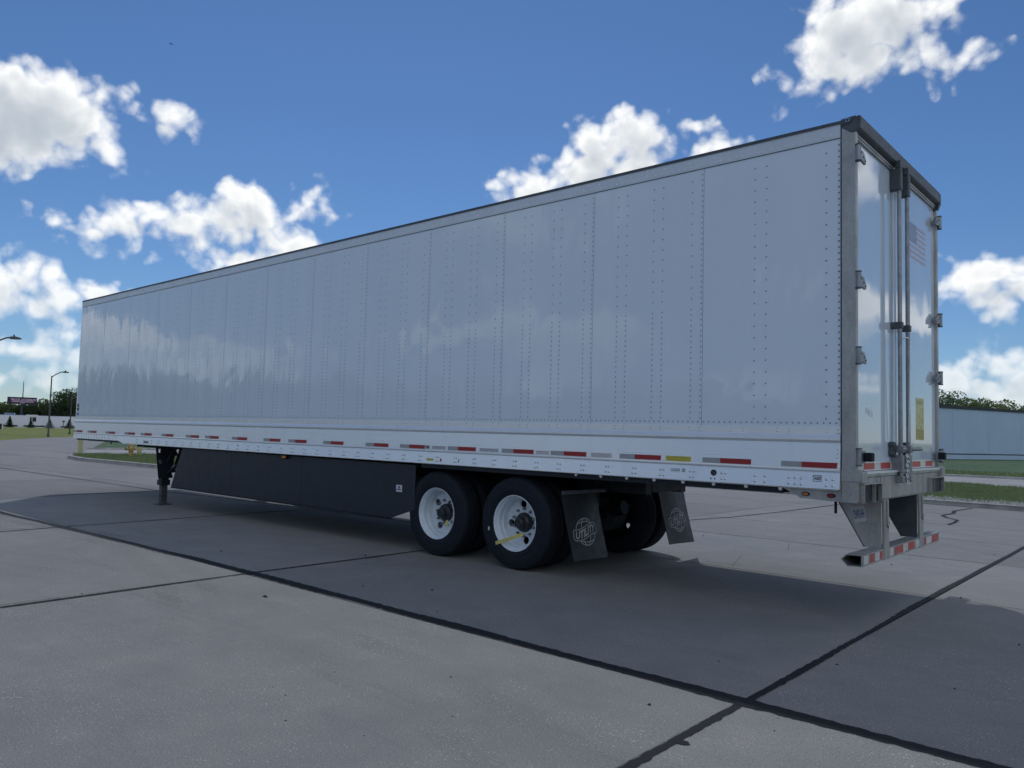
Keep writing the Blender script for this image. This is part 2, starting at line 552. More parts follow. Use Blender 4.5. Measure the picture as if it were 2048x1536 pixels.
    c = mixc(nt, 0.10, c, sp, 'OVERLAY')
    nt.links.new(c, b.inputs['Base Color'])
    b.inputs['Metallic'].default_value = 0.70
    nt.links.new(nd(nt, 'ShaderNodeMapRange', {'Value': bl, 'From Min': 0.3, 'From Max': 0.7, 'To Min': 0.55, 'To Max': 0.36}).outputs[0], b.inputs['Roughness'])
    bump(nt, b, nz(nt, p, 40, 4), 0.06, 0.003)

    plain('rod_steel', (0.27, 0.29, 0.32), 0.42, 0.7, 0.2, 12)
    plain('rail_grey', (0.60, 0.68, 0.78), 0.4, 0.1, 0.05, 4)
    plain('bolt_grey', (0.70, 0.75, 0.80), 0.25, 0.7, 0.1, 12)
    plain('rivet_grey', (0.27, 0.31, 0.37), 0.45, 0.3, 0.2, 12)
    plain('dark_steel', (0.075, 0.088, 0.105), 0.5, 0.3, 0.25, 9)
    plain('chrome', (0.75, 0.76, 0.78), 0.18, 1.0, 0.08, 9)
    plain('black_paint', (0.007, 0.012, 0.022), 0.55, 0.0, 0.3, 7)
    plain('skirt_plastic', (0.011, 0.019, 0.034), 0.42, 0.0, 0.15, 3, 0.5)
    plain('rubber', (0.007, 0.012, 0.022), 0.78, 0.0, 0.3, 14, 0.35, 0, 0.15)
    plain('flap_rubber', (0.008, 0.012, 0.018), 0.50, 0.0, 0.2, 5, 0.5)
    plain('wheel_white', (0.64, 0.73, 0.82), 0.30, 0.0, 0.06, 9, 0.5, 0.2)
    plain('hub_black', (0.034, 0.038, 0.044), 0.35, 0.2, 0.3, 22)
    plain('decal_white', (0.62, 0.63, 0.64), 0.5, 0.0, 0.06, 20)
    plain('flap_print', (0.36, 0.38, 0.41), 0.5, 0.0, 0.06, 20)
    plain('decal_black', (0.02, 0.02, 0.024), 0.5, 0.0, 0.1, 20)
    plain('decal_blue', (0.10, 0.17, 0.34), 0.5, 0.0, 0.15, 30)
    plain('decal_grey', (0.34, 0.37, 0.41), 0.5, 0.0, 0.15, 40)
    plain('decal_yellow', (0.50, 0.44, 0.06), 0.45, 0.0, 0.15, 30)
    plain('decal_pale_yellow', (0.56, 0.56, 0.28), 0.45, 0.0, 0.1, 20)
    plain('decal_olive', (0.40, 0.36, 0.10), 0.5, 0.0, 0.1, 20)
    plain('flag_blue', (0.21, 0.29, 0.47), 0.35, 0.0, 0.05, 20)
    plain('flag_red', (0.52, 0.42, 0.48), 0.35, 0.0, 0.05, 20)
    plain('ribbon_yellow', (0.55, 0.50, 0.16), 0.5, 0.0, 0.12, 30)
    plain('amber_lens', (0.55, 0.19, 0.03), 0.2, 0.0, 0.1, 50)
    plain('red_lens', (0.28, 0.02, 0.02), 0.2, 0.0, 0.1, 50)
    # retroreflective tape: fine honeycomb
    for name, col in (('tape_red', (0.34, 0.025, 0.032)), ('tape_silver', (0.36, 0.39, 0.42)), ('tape_red_rear', (0.50, 0.06, 0.05)), ('tape_white_rear', (0.66, 0.68, 0.68))):
        m, nt, b = new_mat(name)
        p = pos(nt)
        vo = nd(nt, 'ShaderNodeTexVoronoi', {'Vector': p, 'Scale': 150.0}, feature='DISTANCE_TO_EDGE').outputs['Distance']
        c = mixc(nt, ramp(nt, vo, [(0.0, (1, 1, 1)), (0.12, (0, 0, 0))]), col, tuple(x * 0.7 for x in col))
        nt.links.new(c, b.inputs['Base Color'])
        b.inputs['Roughness'].default_value = 0.35
    # setting
    m, nt, b = new_mat('grass_ground')
    p = pos(nt)
    n1 = nz(nt, p, 0.25, 5, 0.6); n2 = nz(nt, scaled(nt, p, (1, 1, 1)), 9, 5, 0.7)
    c = ramp(nt, n1, [(0.3, (0.085, 0.140, 0.095)), (0.55, (0.115, 0.175, 0.105)), (0.75, (0.170, 0.215, 0.110))])
    c = mixc(nt, 0.6, c, ramp(nt, n2, [(0.3, (0.25, 0.25, 0.25)), (0.7, (0.75, 0.75, 0.72))]), 'OVERLAY')
    nt.links.new(c, b.inputs['Base Color']); b.inputs['Roughness'].default_value = 0.95; b.inputs['Specular IOR Level'].default_value = 0.1
    bump(nt, b, n2, 0.9, 0.06)
    m, nt, b = new_mat('field_grass')
    p = pos(nt)
    n1 = nz(nt, p, 0.06, 5, 0.65); n2 = nz(nt, p, 3.0, 5, 0.75)
    c = ramp(nt, n1, [(0.3, (0.155, 0.190, 0.070)), (0.55, (0.215, 0.235, 0.080)), (0.75, (0.290, 0.285, 0.105))])
    c = mixc(nt, 0.6, c, ramp(nt, n2, [(0.3, (0.28, 0.28, 0.28)), (0.7, (0.72, 0.72, 0.70))]), 'OVERLAY')
    nt.links.new(c, b.inputs['Base Color']); b.inputs['Roughness'].default_value = 0.95; b.inputs['Specular IOR Level'].default_value = 0.1
    bump(nt, b, n2, 0.8, 0.08)
    m, nt, b = new_mat('grass_blade')
    p = pos(nt)
    c = ramp(nt, nz(nt, p, 1.2, 4, 0.7), [(0.3, (0.125, 0.160, 0.110)), (0.6, (0.175, 0.205, 0.130)), (0.8, (0.27, 0.27, 0.18))])
    leafy(nt, b, c, 0.4)
    nt.links.new(c, b.inputs['Base Color']); b.inputs['Roughness'].default_value = 0.8; b.inputs['Specular IOR Level'].default_value = 0.2
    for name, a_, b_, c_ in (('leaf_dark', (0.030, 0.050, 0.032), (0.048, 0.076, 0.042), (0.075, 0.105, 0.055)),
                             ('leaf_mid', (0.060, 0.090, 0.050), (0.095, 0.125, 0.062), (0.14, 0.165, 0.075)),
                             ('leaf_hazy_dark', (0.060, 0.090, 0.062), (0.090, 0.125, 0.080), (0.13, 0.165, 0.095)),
                             ('leaf_hazy', (0.105, 0.145, 0.085), (0.155, 0.190, 0.100), (0.22, 0.25, 0.13)),  # distance haze is mixed into both hazy leaf colours
                             ('leaf_conifer', (0.020, 0.040, 0.022), (0.034, 0.060, 0.032), (0.05, 0.08, 0.04))):
        m, nt, b = new_mat(name)
        p = pos(nt)
        c = ramp(nt, nz(nt, p, 0.7, 5, 0.75), [(0.3, a_), (0.55, b_), (0.8, c_)])
        leafy(nt, b, c, 0.45)
        nt.links.new(c, b.inputs['Base Color']); b.inputs['Roughness'].default_value = 0.7; b.inputs['Specular IOR Level'].default_value = 0.25
    plain('bark', (0.10, 0.08, 0.065), 0.9, 0, 0.3, 8)
    plain('kerb_concrete', (0.38, 0.375, 0.37), 0.9, 0, 0.25, 3, 0.3, 0, 0.3)
    plain('drive_concrete', (0.36, 0.355, 0.35), 0.9, 0, 0.15, 0.8, 0.3, 0, 0.2)
    plain('joint_black', (0.016, 0.016, 0.017), 0.8, 0, 0.3, 9, 0.3)
    plain('hydrant_yellow', (0.44, 0.30, 0.09), 0.5, 0, 0.25, 10)
    plain('bollard_yellow', (0.52, 0.48, 0.26), 0.6, 0, 0.12, 4)
    plain('lamp_metal', (0.10, 0.105, 0.115), 0.45, 0.6, 0.2, 4)
    plain('wall_grey', (0.42, 0.55, 0.73), 0.7, 0, 0.04, 0.5)
    plain('wall_white', (0.74, 0.76, 0.80), 0.7, 0, 0.04, 0.3)
    plain('dark_trim', (0.03, 0.035, 0.045), 0.6, 0, 0.2, 1)
    plain('board_face', (0.022, 0.014, 0.034), 0.4, 0, 0.25, 0.4)
    plain('board_letters', (0.78, 0.52, 0.66), 0.5, 0, 0.1, 1)
    plain('glass_dark', (0.012, 0.014, 0.018), 0.1, 0, 0.2, 1)
    plain('stone_grey', (0.55, 0.54, 0.53), 0.9, 0, 0.25, 10)
    plain('crumb_black', (0.014, 0.013, 0.013), 0.9, 0, 0.3, 30)
    plain('bird_dark', (0.02, 0.02, 0.022), 0.8, 0, 0.2, 30)


make_materials()

# ================================================================== the setting
CAMXY = Vector((2.05, -6.46))


def polar(az, r, z=0.0):
    a = R(az)
    return Vector((CAMXY.x + r * math.cos(a), CAMXY.y + r * math.sin(a), z))


def ground_z(x, y):
    r = math.hypot(x - CAMXY.x, y - CAMXY.y)
    if x > -60:
        return -0.06
    return -0.06 - max(0.0, min(1.0, (r - 100) / 200)) * 0.64


def build_ground():
    mb = MB()
    rings = [0, 30, 60, 80, 100, 130, 160, 200, 250, 300, 400, 700, 1500, 4000]
    n = 72
    vs = [(0, 0, -0.06)]
    for r in rings[1:]:
        for i in range(n):
            t = 2 * math.pi * i / n
            x, y = r * math.cos(t), r * math.sin(t)
            vs.append((x, y, ground_z(x, y)))
    fs = [(0, 1 + i, 1 + (i + 1) % n) for i in range(n)]
    for k in range(len(rings) - 2):
        for i in range(n):
            j = (i + 1) % n
            fs.append((1 + k * n + i, 1 + (k + 1) * n + i, 1 + (k + 1) * n + j, 1 + k * n + j))
    mb.add(vs, fs)
    g = mb.build('ground', M['field_grass'], kind='structure')
    tag(g, 'wide mown grass field reaching to the horizon')


KERB = [(-33.9, 6.2), (-32.4, 5.55), (-30.2, 5.25), (-24.5, 5.5), (-20, 7.5), (-15, 12), (-10.2, 15.6), (-6.7, 15.3), (-1, 14.85), (10, 14.2), (60, 11.5)]
DRIVE_NEAR = [(-36.0, 7.4), (-33.5, 9.3), (-28, 14.5), (-20, 20.5), (-12, 24.3), (-5.2, 25.6), (-3.8, 25.8), (-3.2, 24.8), (10, 24.6), (60, 23)]
DRIVE_FAR = [(60, 32), (-3.7, 33.1), (-6.8, 32.9), (-16, 31), (-26, 26), (-35, 19), (-40.6, 12.4), (-41.5, 9.7)]
ROAD_N = [(-41.5, 9.7), (-67, 20.7), (-88, 30.5), (-112, 41)]
ROAD_S = [(-112, 36.5), (-100, 31.0), (-84.5, 24), (-74, 17), (-65, 12.3), (-58, 6), (-52, -8), (-50, -60)]


def build_lot():
    lot = [(60, -60), (60, 11.5)] + KERB[::-1][1:] + [(-36.0, 7.4)] + ROAD_N + ROAD_S
    base = MB().sheet(lot, -0.03).build('parking_lot', M['concrete'], kind='structure')
    tag(base, 'pale concrete truck lot cast in large jointed slabs')
    # the black joint filler under the slabs
    MB().box(-40.7, 15.6, -15.7, 15.1, -0.028, -0.012).build('joint_filler', M['joint_black'], base)
    # individually cast slabs, edges slightly rounded
    xs = [15.4, 10.2, 5.1, 0.06, -5.22, -10.2, -15.3, -20.15, -25.3, -30.4, -35.5, -40.6]
    ys = [-15.6, -11.0, -6.6, -2.2, 2.1, 5.0, 7.45, 9.9, 12.4, 15.0]
    rnd = random.Random(3)
    for i in range(len(xs) - 1):
        for j in range(len(ys) - 1):
            gx = 0.009; gy = 0.008 if j < 5 else 0.011
            x1, x0 = xs[i] - gx, xs[i + 1] + gx
            y0, y1 = ys[j] + gy, ys[j + 1] - gy
            # joints wander a little as they run
            c = 0.010
            tz = [rnd.uniform(-0.002, 0.002) for _ in range(4)]
            P = [(x0, y0), (x1, y0), (x1, y1), (x0, y1)]
            Q = [(x0 + c, y0 + c), (x1 - c, y0 + c), (x1 - c, y1 - c), (x0 + c, y1 - c)]
            vs = [(x, y, -0.05) for x, y in P] + [(x, y, -0.009 + t) for (x, y), t in zip(P, tz)] + [(x, y, t) for (x, y), t in zip(Q, tz)]
            fs = [(0, 1, 5, 4), (1, 2, 6, 5), (2, 3, 7, 6), (3, 0, 4, 7), (4, 5, 9, 8), (5, 6, 10, 9), (6, 7, 11, 10), (7, 4, 8, 11), (8, 9, 10, 11)]
            MB().add(vs, fs).build('slab', M['concrete'], base)

    def ribbon(name, pts, half, z, mat, seed, jag=0.35, step=0.02, thick=0.0):
        """uneven strip of tar poured along a joint"""
        rr = random.Random(seed)
        P = [Vector((a, b)) for a, b in pts]
        S = []
        for a, b in zip(P, P[1:]):
            k = max(1, int((b - a).length / step))
            S += [a.lerp(b, t / k) for t in range(k)]
        S.append(P[-1])
        vs = []; fs = []
        for i, s in enumerate(S):
            d = (S[min(i + 1, len(S) - 1)] - S[max(i - 1, 0)]).normalized()
            nn = Vector((-d.y, d.x))
            L = i * step
            w = [half * (1 + 0.45 * mnoise.noise((L * 1.1, seed * 3.1 + q * 9, 0)) + jag * mnoise.noise((L * 14, seed + q * 5, 1)) + 0.25 * jag * rr.uniform(-1, 1)) for q in (0, 1)]
            o_ = half * 0.35 * mnoise.noise((L * 0.6, seed * 1.7, 4))
            a = s + nn * (w[0] + o_); b = s - nn * (w[1] - o_)
            vs += [(a.x, a.y, z), (s.x + nn.x * o_, s.y + nn.y * o_, z + thick), (b.x, b.y, z)]
        for i in range(len(S) - 1):
            k = i * 3
            fs += [(k, k + 1, k + 4, k + 3), (k + 1, k + 2, k + 5, k + 4)]
        return MB().add(vs, fs).build(name, M[mat], base, fix=False, smooth=60)

    ribbon('tar_seam', [(14, -2.17), (5, -2.15), (0, -2.17), (-5, -2.13), (-16, -2.42)], 0.056, 0.0030, 'tar', 5, 0.30, 0.02, 0.001)
    ribbon('tar_seam', [(0.07, -9), (0.085, -3.4), (0.078, -2.2), (0.035, 2.1), (0.05, 7.3), (0.06, 13.5)], 0.027, 0.0036, 'tar', 7, 0.4, 0.02, 0.001)
    ribbon('tar_seam', [(-5.0, -6), (-5.12, -4.4), (-5.22, -2.2), (-5.28, 2)], 0.018, 0.0050, 'tar', 17, 0.6, 0.03, 0.002)
    ribbon('tar_seam', [(-9.95, -3.2), (-10.03, -2.3), (-10.25, 2)], 0.020, 0.0050, 'tar', 19, 0.6, 0.03, 0.002)
    ribbon('tar_seam', [(-4.95, 6.3), (-4.7, 7.5), (-4.54, 9.5), (-4.45, 12.2), (-4.4, 15)], 0.022, 0.0050, 'tar', 23, 0.9, 0.04, 0.002)
    ribbon('tar_seam', [(-2.06, 14.7), (-2.1, 13.9), (-2.16, 13.4), (-2.02, 12.7), (-2.06, 11.9), (-1.85, 11.4), (-1.6, 11.05), (-1.52, 10.4), (-1.52, 9.9)], 0.035, 0.0050, 'tar', 29, 0.6, 0.04, 0.002)
    ribbon('tar_seam', [(-7.5, 2.12), (-11.2, 1.98), (-15.5, 1.55), (-26, 1.4)], 0.028, 0.0050, 'tar', 31, 0.6, 0.05, 0.002)
    ribbon('tar_seam', [(-14.9, -2.0), (-15.55, 1.6)], 0.016, 0.0050, 'tar', 37, 0.6, 0.05, 0.002)
    # faint tyre sweeps and hairline cracks
    def arc(cx, cy, r, a0, a1, k=14):
        return [(cx + r * math.cos(R(a0 + (a1 - a0) * i / k)), cy + r * math.sin(R(a0 + (a1 - a0) * i / k))) for i in range(k + 1)]
    for q, (cx, cy, r, a0, a1, hw) in enumerate(((-9, -14, 11.6, 60, 118, .10), (-9, -14, 11.95, 58, 120, .09), (-4, -16, 13.2, 62, 112, .11), (-4, -16, 12.7, 64, 108, .10), (-12, 10, 12.5, 262, 312, .12), (-12, 10, 13.0, 258, 316, .10), (4, 14, 9.0, 200, 262, .12), (4, 14, 9.5, 202, 258, .12), (6, -1, 8.8, 120, 172, .10), (-16, 3, 8.0, 250, 300, .10))):
        ribbon('tyre_mark', arc(cx, cy, r, a0, a1), hw, 0.0022 + q * 0.00006, 'tyre_film', 60 + q, 0.2, 0.06)
    for q, pts in enumerate(([(-2.1, 2.2), (-2.4, 3.1), (-2.2, 4.1), (-2.5, 4.9)],)):
        ribbon('hairline_crack', pts, 0.0022, 0.0028, 'tar', 80 + q, 0.9, 0.02)
    # a few lumps where the tar was poured twice
    for (x, y, s) in ((0.11, -2.19, 0.085), (0.12, -2.95, 0.035)):
        pts = [(x + s * (1 + 0.35 * mnoise.noise((k, s * 40, 2))) * math.cos(k * 0.449), y + s * 0.8 * (1 + 0.35 * mnoise.noise((k, s * 40, 3))) * math.sin(k * 0.449)) for k in range(14)]
        MB().sheet(pts, 0.0056).build('tar_patch', M['tar'], base)
    return base


def build_kerbs_and_lawns():
    # raised lawn beside the lot
    lawn = MB().sheet(KERB + DRIVE_NEAR[::-1], 0.10).build('lawn', M['grass_ground'], kind='structure')
    tag(lawn, 'dull green lawn behind the lot kerb')
    far = MB().sheet(DRIVE_FAR + ROAD_N[1:3] + [(-95, 60), (-110, 150), (60, 150)], 0.05).build('far_lawn', M['grass_ground'], kind='structure')
    tag(far, 'green lawn in front of the long grey warehouse')
    dr = MB().sheet(DRIVE_NEAR + DRIVE_FAR, 0.075).build('driveway', M['drive_concrete'], kind='structure')
    tag(dr, 'pale concrete driveway curving through the lawn')
    kerb = empty('kerb', (0, 0, 0)); tag(kerb, 'low concrete kerb edging the lot and the lawn', None, None, 'structure')

    def run(pts, wid, z0, z1, parent, step=3.0):
        P = [Vector((a, b)) for a, b in pts]
        for a, b in zip(P, P[1:]):
            L = (b - a).length
            k = max(1, round(L / step))
            d = (b - a).normalized(); n = Vector((-d.y, d.x))
            for q in range(k):
                s = a.lerp(b, q / k) + d * 0.006; e = a.lerp(b, (q + 1) / k) - d * 0.006
                prof = [(0.0, z0), (0.025, z1 - 0.02), (0.055, z1), (wid, z1), (wid, z0)]
                # nearer the lot is the negative side of n for left-to-right runs
                MB().prism(prof, lambda u, z, s=s: (s.x + n.x * u, s.y + n.y * u, z), lambda u, z, e=e: (e.x + n.x * u, e.y + n.y * u, z)).build('kerb_stone', M['kerb_concrete'], parent)

    run(KERB[:-1], 0.17, -0.05, 0.125, kerb)
    run([(-33.9, 6.2), (-36.0, 7.4)][::-1], 0.15, -0.05, 0.12, kerb)
    run([p for p in DRIVE_FAR if -45 < p[0] < 30][::-1], -0.16, 0.0, 0.13, kerb, 4.0) if False else None
    far_edge = [(20, 32.65)] + DRIVE_FAR[1:]
    run(far_edge[::-1], 0.15, 0.0, 0.17, kerb, 4.0)

    def blades(poly_test, n, x0, x1, y0, y1, z, seed, hmin=0.05, hmax=0.12, w=0.012):
        rr = random.Random(seed)
        vs = []; fs = []
        while len(fs) < n:
            x = rr.uniform(x0, x1); y = rr.uniform(y0, y1)
            if not poly_test(x, y):
                continue
            k = mnoise.noise((x * 0.8, y * 0.8, 3))
            h = rr.uniform(hmin, hmax) * (1 + 0.6 * k)
            t = rr.uniform(0, math.pi); dx, dy = math.cos(t) * w, math.sin(t) * w
            lx, ly = rr.gauss(0, 0.35) * h, rr.gauss(0, 0.35) * h
            o = len(vs)
            vs += [(x - dx, y - dy, z), (x + dx, y + dy, z), (x + lx, y + ly, z + h)]
            fs.append((o, o + 1, o + 2))
        return MB().add(vs, fs)

    def side(poly, x):
        for (ax, ay), (bx, by) in zip(poly, poly[1:]):
            if min(ax, bx) <= x <= max(ax, bx) and ax != bx:
                return ay + (by - ay) * (x - ax) / (bx - ax)
        return 99

    inlawn = lambda x, y: side(KERB, x) + 0.17 < y < side(DRIVE_NEAR, x) - 0.05
    mb = blades(inlawn, 42000, -13, 6, 14.5, 25.6, 0.098, 5, 0.04, 0.10, 0.014)
    mb2 = blades(inlawn, 22000, -34, -19, 5.2, 14, 0.098, 6, 0.05, 0.13, 0.016)
    mb.add(mb2.v, mb2.f)
    mb3 = blades(lambda x, y: y > side(DRIVE_FAR[::-1], x) + 0.2, 9000, -24, 8, 31, 42, 0.05, 8, 0.06, 0.14, 0.03)
    mb.add(mb3.v, mb3.f)
    g = mb.build('grass', M['grass_blade'], fix=False)
    tag(g, 'short uneven grass blades on the lawns', 'grass', None, 'stuff')
    # washed-out gravel on the kerb edge
    rr = random.Random(9); gm = MB()
    for _ in range(2600):
        x = rr.uniform(-7, 0.5); y = side(KERB, x) + 0.2 + abs(rr.gauss(0, 0.75)) * (0.3 + 1.1 * max(0, mnoise.noise((x * 0.9, 1, 2)) + 0.35))
        s = rr.uniform(0.015, 0.045)
        gm.add([(x - s, y - s, 0.09), (x + s, y - s * 0.6, 0.09), (x, y + s, 0.09), (x + rr.uniform(-.4, .4) * s, y, 0.125 + s * 0.8)], [(0, 1, 3), (1, 2, 3), (2, 0, 3)])
    g = gm.build('gravel', M['stone_grey'], fix=False)
    tag(g, 'pale loose gravel washed along the lawn edge', 'gravel', None, 'stuff')
    # black crumbs of rubber and tar on the slabs
    cm = MB()
    for _ in range(130):
        t = rr.random()
        x = rr.uniform(-7, 2); y = rr.uniform(-4.4, 6)
        s = rr.uniform(0.002, 0.006) * (2.2 if rr.random() < 0.10 else 1)
        if rr.random() < 0.12:
            s2 = s * 3
        else:
            s2 = s
        cm.add([(x - s2, y - s, 0.001), (x + s2, y - s * 0.6, 0.001), (x + s2 * 0.4, y + s, 0.001), (x, y, 0.002 + s * 1.1)], [(0, 1, 3), (1, 2, 3), (2, 0, 3)])
    g = cm.build('debris', M['crumb_black'], fix=False)
    tag(g, 'black crumbs of tar and rubber on the concrete', 'debris', None, 'stuff')


# ------------------------------------------------------------------ trees
def leaf_cloud(blobs, n, size, seed):
    """leaf-sized faces through the volume of several lumps; uneven outline"""
    rr = random.Random(seed)
    tot = sum(b[3] * b[4] * b[5] for b in blobs)
    vs = []; fs = []
    for (cx, cy, cz, rx, ry, rz) in blobs:
        k = max(6, int(n * rx * ry * rz / tot))
        for _ in range(k):
            while True:
                d = Vector((rr.uniform(-1, 1), rr.uniform(-1, 1), rr.uniform(-1, 1)))
                if 0.05 < d.length < 1:
                    break
            q = d.normalized() * (d.length ** 0.45)
            b_ = 1 + 0.30 * mnoise.noise((q * 2.2 + Vector((cx, cy, cz)) * 0.31))
            p = Vector((cx + q.x * rx * b_, cy + q.y * ry * b_, cz + q.z * rz * b_))
            s = size * rr.uniform(0.55, 1.3)
            a = Vector((rr.gauss(0, 1), rr.gauss(0, 1), rr.gauss(0, 1))).normalized()
            b = a.orthogonal().normalized()
            b = (Matrix.Rotation(rr.uniform(0, 6.28), 3, a) @ b)
            c = a.cross(b)
            o = len(vs)
            vs += [p - b * s, p + c * s * 0.7, p + b * s, p - c * s * 0.6 + a * s * 0.3]
            fs.append((o, o + 1, o + 2, o + 3))
    return MB().add(vs, fs)


def tree(base, h, w, label, mat='leaf_mid', n=1500, leaf=0.35, seed=1, group=None, low=0.22, name='broadleaf_tree'):
    rr = random.Random(seed)
    t = empty(name, base); tag(t, label, 'tree', group)
    bx, by, bz = base
    tr = MB()
    top = (bx + rr.uniform(-.2, .2) * w * 0.2, by, bz + h * 0.62)
    tr.tube([(bx, by, bz - 0.1), (bx, by, bz + h * 0.18), (bx + (top[0] - bx) * .5, by, bz + h * 0.4), top], [h * .028, h * .022, h * .016, h * .008], 7)
    blobs = []
    m = 9
    for k in range(m):
        a = k * 2.4 + rr.uniform(-.4, .4)
        lvl = low + (0.98 - low) * ((k + 0.5) / m)
        rad = w * 0.5 * (0.62 * math.sin(math.pi * min(1, 0.15 + 0.8 * (1 - (lvl - low) / (1 - low)))) + 0.08)
        cx = bx + math.cos(a) * rad * rr.uniform(.5, 1); cy = by + math.sin(a) * rad * rr.uniform(.5, 1)
        rs = w * rr.uniform(0.20, 0.30) * (1.1 if lvl < 0.7 else 0.8)
        cz = bz + min(h * lvl, h - rs * 0.75)
        blobs.append((cx, cy, cz, rs, rs, rs * rr.uniform(.65, .85)))
        tr.tube([(bx, by, bz + h * 0.2 + (cz - bz - h * .2) * .35), (cx, cy, cz)], [h * .010, h * .004], 5)
    tr.build('trunk', M['bark'], t, smooth=50)
    leaf_cloud(blobs, n, leaf, seed).build('crown', M[mat], t, fix=False)
    return t


def conifer(base, h, w, label, seed, group):
    rr = random.Random(seed)
    t = empty('conifer', base); tag(t, label, 'tree', group)
    bx, by, bz = base
    MB().cyl((bx, by, bz - .05), (bx, by, bz + h * .95), h * .03, h * .004, 7).build('trunk', M['bark'], t)
    vs = []; fs = []
    for k in range(1800):
        u = rr.random() ** 0.7
        z = h * (0.06 + 0.94 * (1 - u))
        tier = 0.78 + 0.22 * math.cos(z / h * 38)
        r = w * 0.5 * u * tier * (rr.random() ** 0.4)
        a = rr.uniform(0, 2 * math.pi)
        p = Vector((bx + r * math.cos(a), by + r * math.sin(a), bz + z))
        s = h * 0.045
        d = Vector((math.cos(a), math.sin(a), -0.25)) * s * 1.7
        e = Vector((-math.sin(a), math.cos(a), rr.uniform(-.3, .3))) * s * 0.6
        o = len(vs)
        vs += [p - d * .4 - e, p - d * .4 + e, p + d]
        fs.append((o, o + 1, o + 2))
    MB().add(vs, fs).build('crown', M['leaf_conifer'], t, fix=False)


def build_trees():
    # rise of trees behind the grey warehouse
    specs = [(104.2, 150, 3.6, 'leaf_dark'), (102.9, 158, 3.15, 'leaf_dark'), (102.2, 146, 3.45, 'leaf_dark'), (101.55, 152, 2.95, 'leaf_mid'), (100.9, 160, 3.0, 'leaf_mid'), (100.2, 154, 2.85, 'leaf_dark'), (99.6, 158, 2.95, 'leaf_mid'), (98.95, 150, 2.55, 'leaf_mid'), (98.4, 160, 2.65, 'leaf_dark'), (97.7, 152, 2.4, 'leaf_mid')]
    look = ['leftmost broad dark tree behind the grey warehouse roof, half hidden by the trailer', 'dark tree close beside the trailer edge above the warehouse roof', 'tallest dark green tree above the warehouse roof near the trailer', 'pale yellow-green tree next to the tallest dark tree on the warehouse skyline', 'mid green rounded tree over the warehouse roof, fifth from the trailer', 'dark green tree at the middle of the warehouse skyline', 'light green tree with a raised tip in the middle of the warehouse skyline', 'low pale green tree over the warehouse roof, third from the picture edge', 'low dark tree over the warehouse roof, second from the picture edge', 'lowest green tree over the warehouse roof, at the picture edge']
    for k, ((az, r, el, mt), lb) in enumerate(zip(specs, look)):
        h = 1.48 + r * math.tan(R(el))
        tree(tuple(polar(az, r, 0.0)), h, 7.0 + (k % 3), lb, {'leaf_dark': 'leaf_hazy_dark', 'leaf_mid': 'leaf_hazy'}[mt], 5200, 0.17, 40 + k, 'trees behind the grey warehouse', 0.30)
    # wood behind the white building on the other side
    specs = [(160.15, 330, 2.25, 'leaf_dark', 13), (160.75, 322, 2.2, 'leaf_dark', 12), (161.35, 326, 2.08, 'leaf_dark', 11), (161.55, 318, 1.25, 'leaf_dark', 9), (162.0, 330, 1.12, 'leaf_mid', 11), (162.45, 338, 1.45, 'leaf_mid', 9), (162.75, 330, 1.20, 'leaf_dark', 10), (163.3, 336, 1.05, 'leaf_dark', 11), (163.85, 334, 1.0, 'leaf_dark', 11), (164.45, 330, 1.12, 'leaf_mid', 11), (165.0, 332, 1.2, 'leaf_mid', 11)]
    look = ['tall dark tree hidden partly by the front of the trailer', 'tall dark tree just beside the front edge of the trailer', 'tall dark tree with a sheer rounded side facing the billboard', 'low dark tree at the foot of the tall dark trees', 'loose green tree between lamp post and the tall dark trees', 'pale green tree rising right beside the end of the billboard', 'dark tree directly under the end of the billboard', 'dark tree behind the billboard post', 'dark tree under the near end of the billboard', 'mid green tree left of the billboard', 'mid green tree at the far left edge of the picture']
    for k, ((az, r, el, mt, w), lb) in enumerate(zip(specs, look)):
        b = polar(az, r); b.z = ground_z(b.x, b.y)
        h = 1.48 + r * math.tan(R(el)) - b.z
        tree(tuple(b), h, w, lb, mt, 3600, 0.30, 80 + k, 'trees behind the white building', 0.10)
    for k, (az, top, bw, lb) in enumerate([(164.0, .27, 2.1, 'slim conifer farthest from the trailer, before the white wall'), (162.88, .06, 1.9, 'small conifer in front of the white booth'), (161.87, .15, 2.3, 'broad conifer beside the tall lamp post'), (160.8, .18, 2.2, 'conifer beside the short lamp post, next to the trailer')]):
        b = polar(az, 282); b.z = ground_z(b.x, b.y)
        conifer(tuple(b), 1.48 + 282 * math.tan(R(top)) - b.z, bw * 1.55, lb, 120 + k, 'conifers along the white building')
    # wood across the lot behind the photographer, mirrored in the trailer's paint
    vs = MB()
    rr = random.Random(77)
    for k in range(46):
        az = 193 + k * 2.6
        b = polar(az, 125 + rr.uniform(-8, 8))
        h = 9.5 + 2.5 * mnoise.noise((k * 0.5, 3, 1)) + rr.uniform(-.8, .8)
        mb = leaf_cloud([(b.x, b.y, h * .40, 4.2, 4.2, h * .42), (b.x + 2, b.y, h * .72, 3.0, 3.0, h * .26)], 420, 0.75, 300 + k)
        vs.add(mb.v, mb.f)
    o = vs.build('treeline', M['leaf_dark'], fix=False)
    tag(o, 'distant wood across the lot seen only as a dark band mirrored in the trailer', 'woods', None, 'stuff')


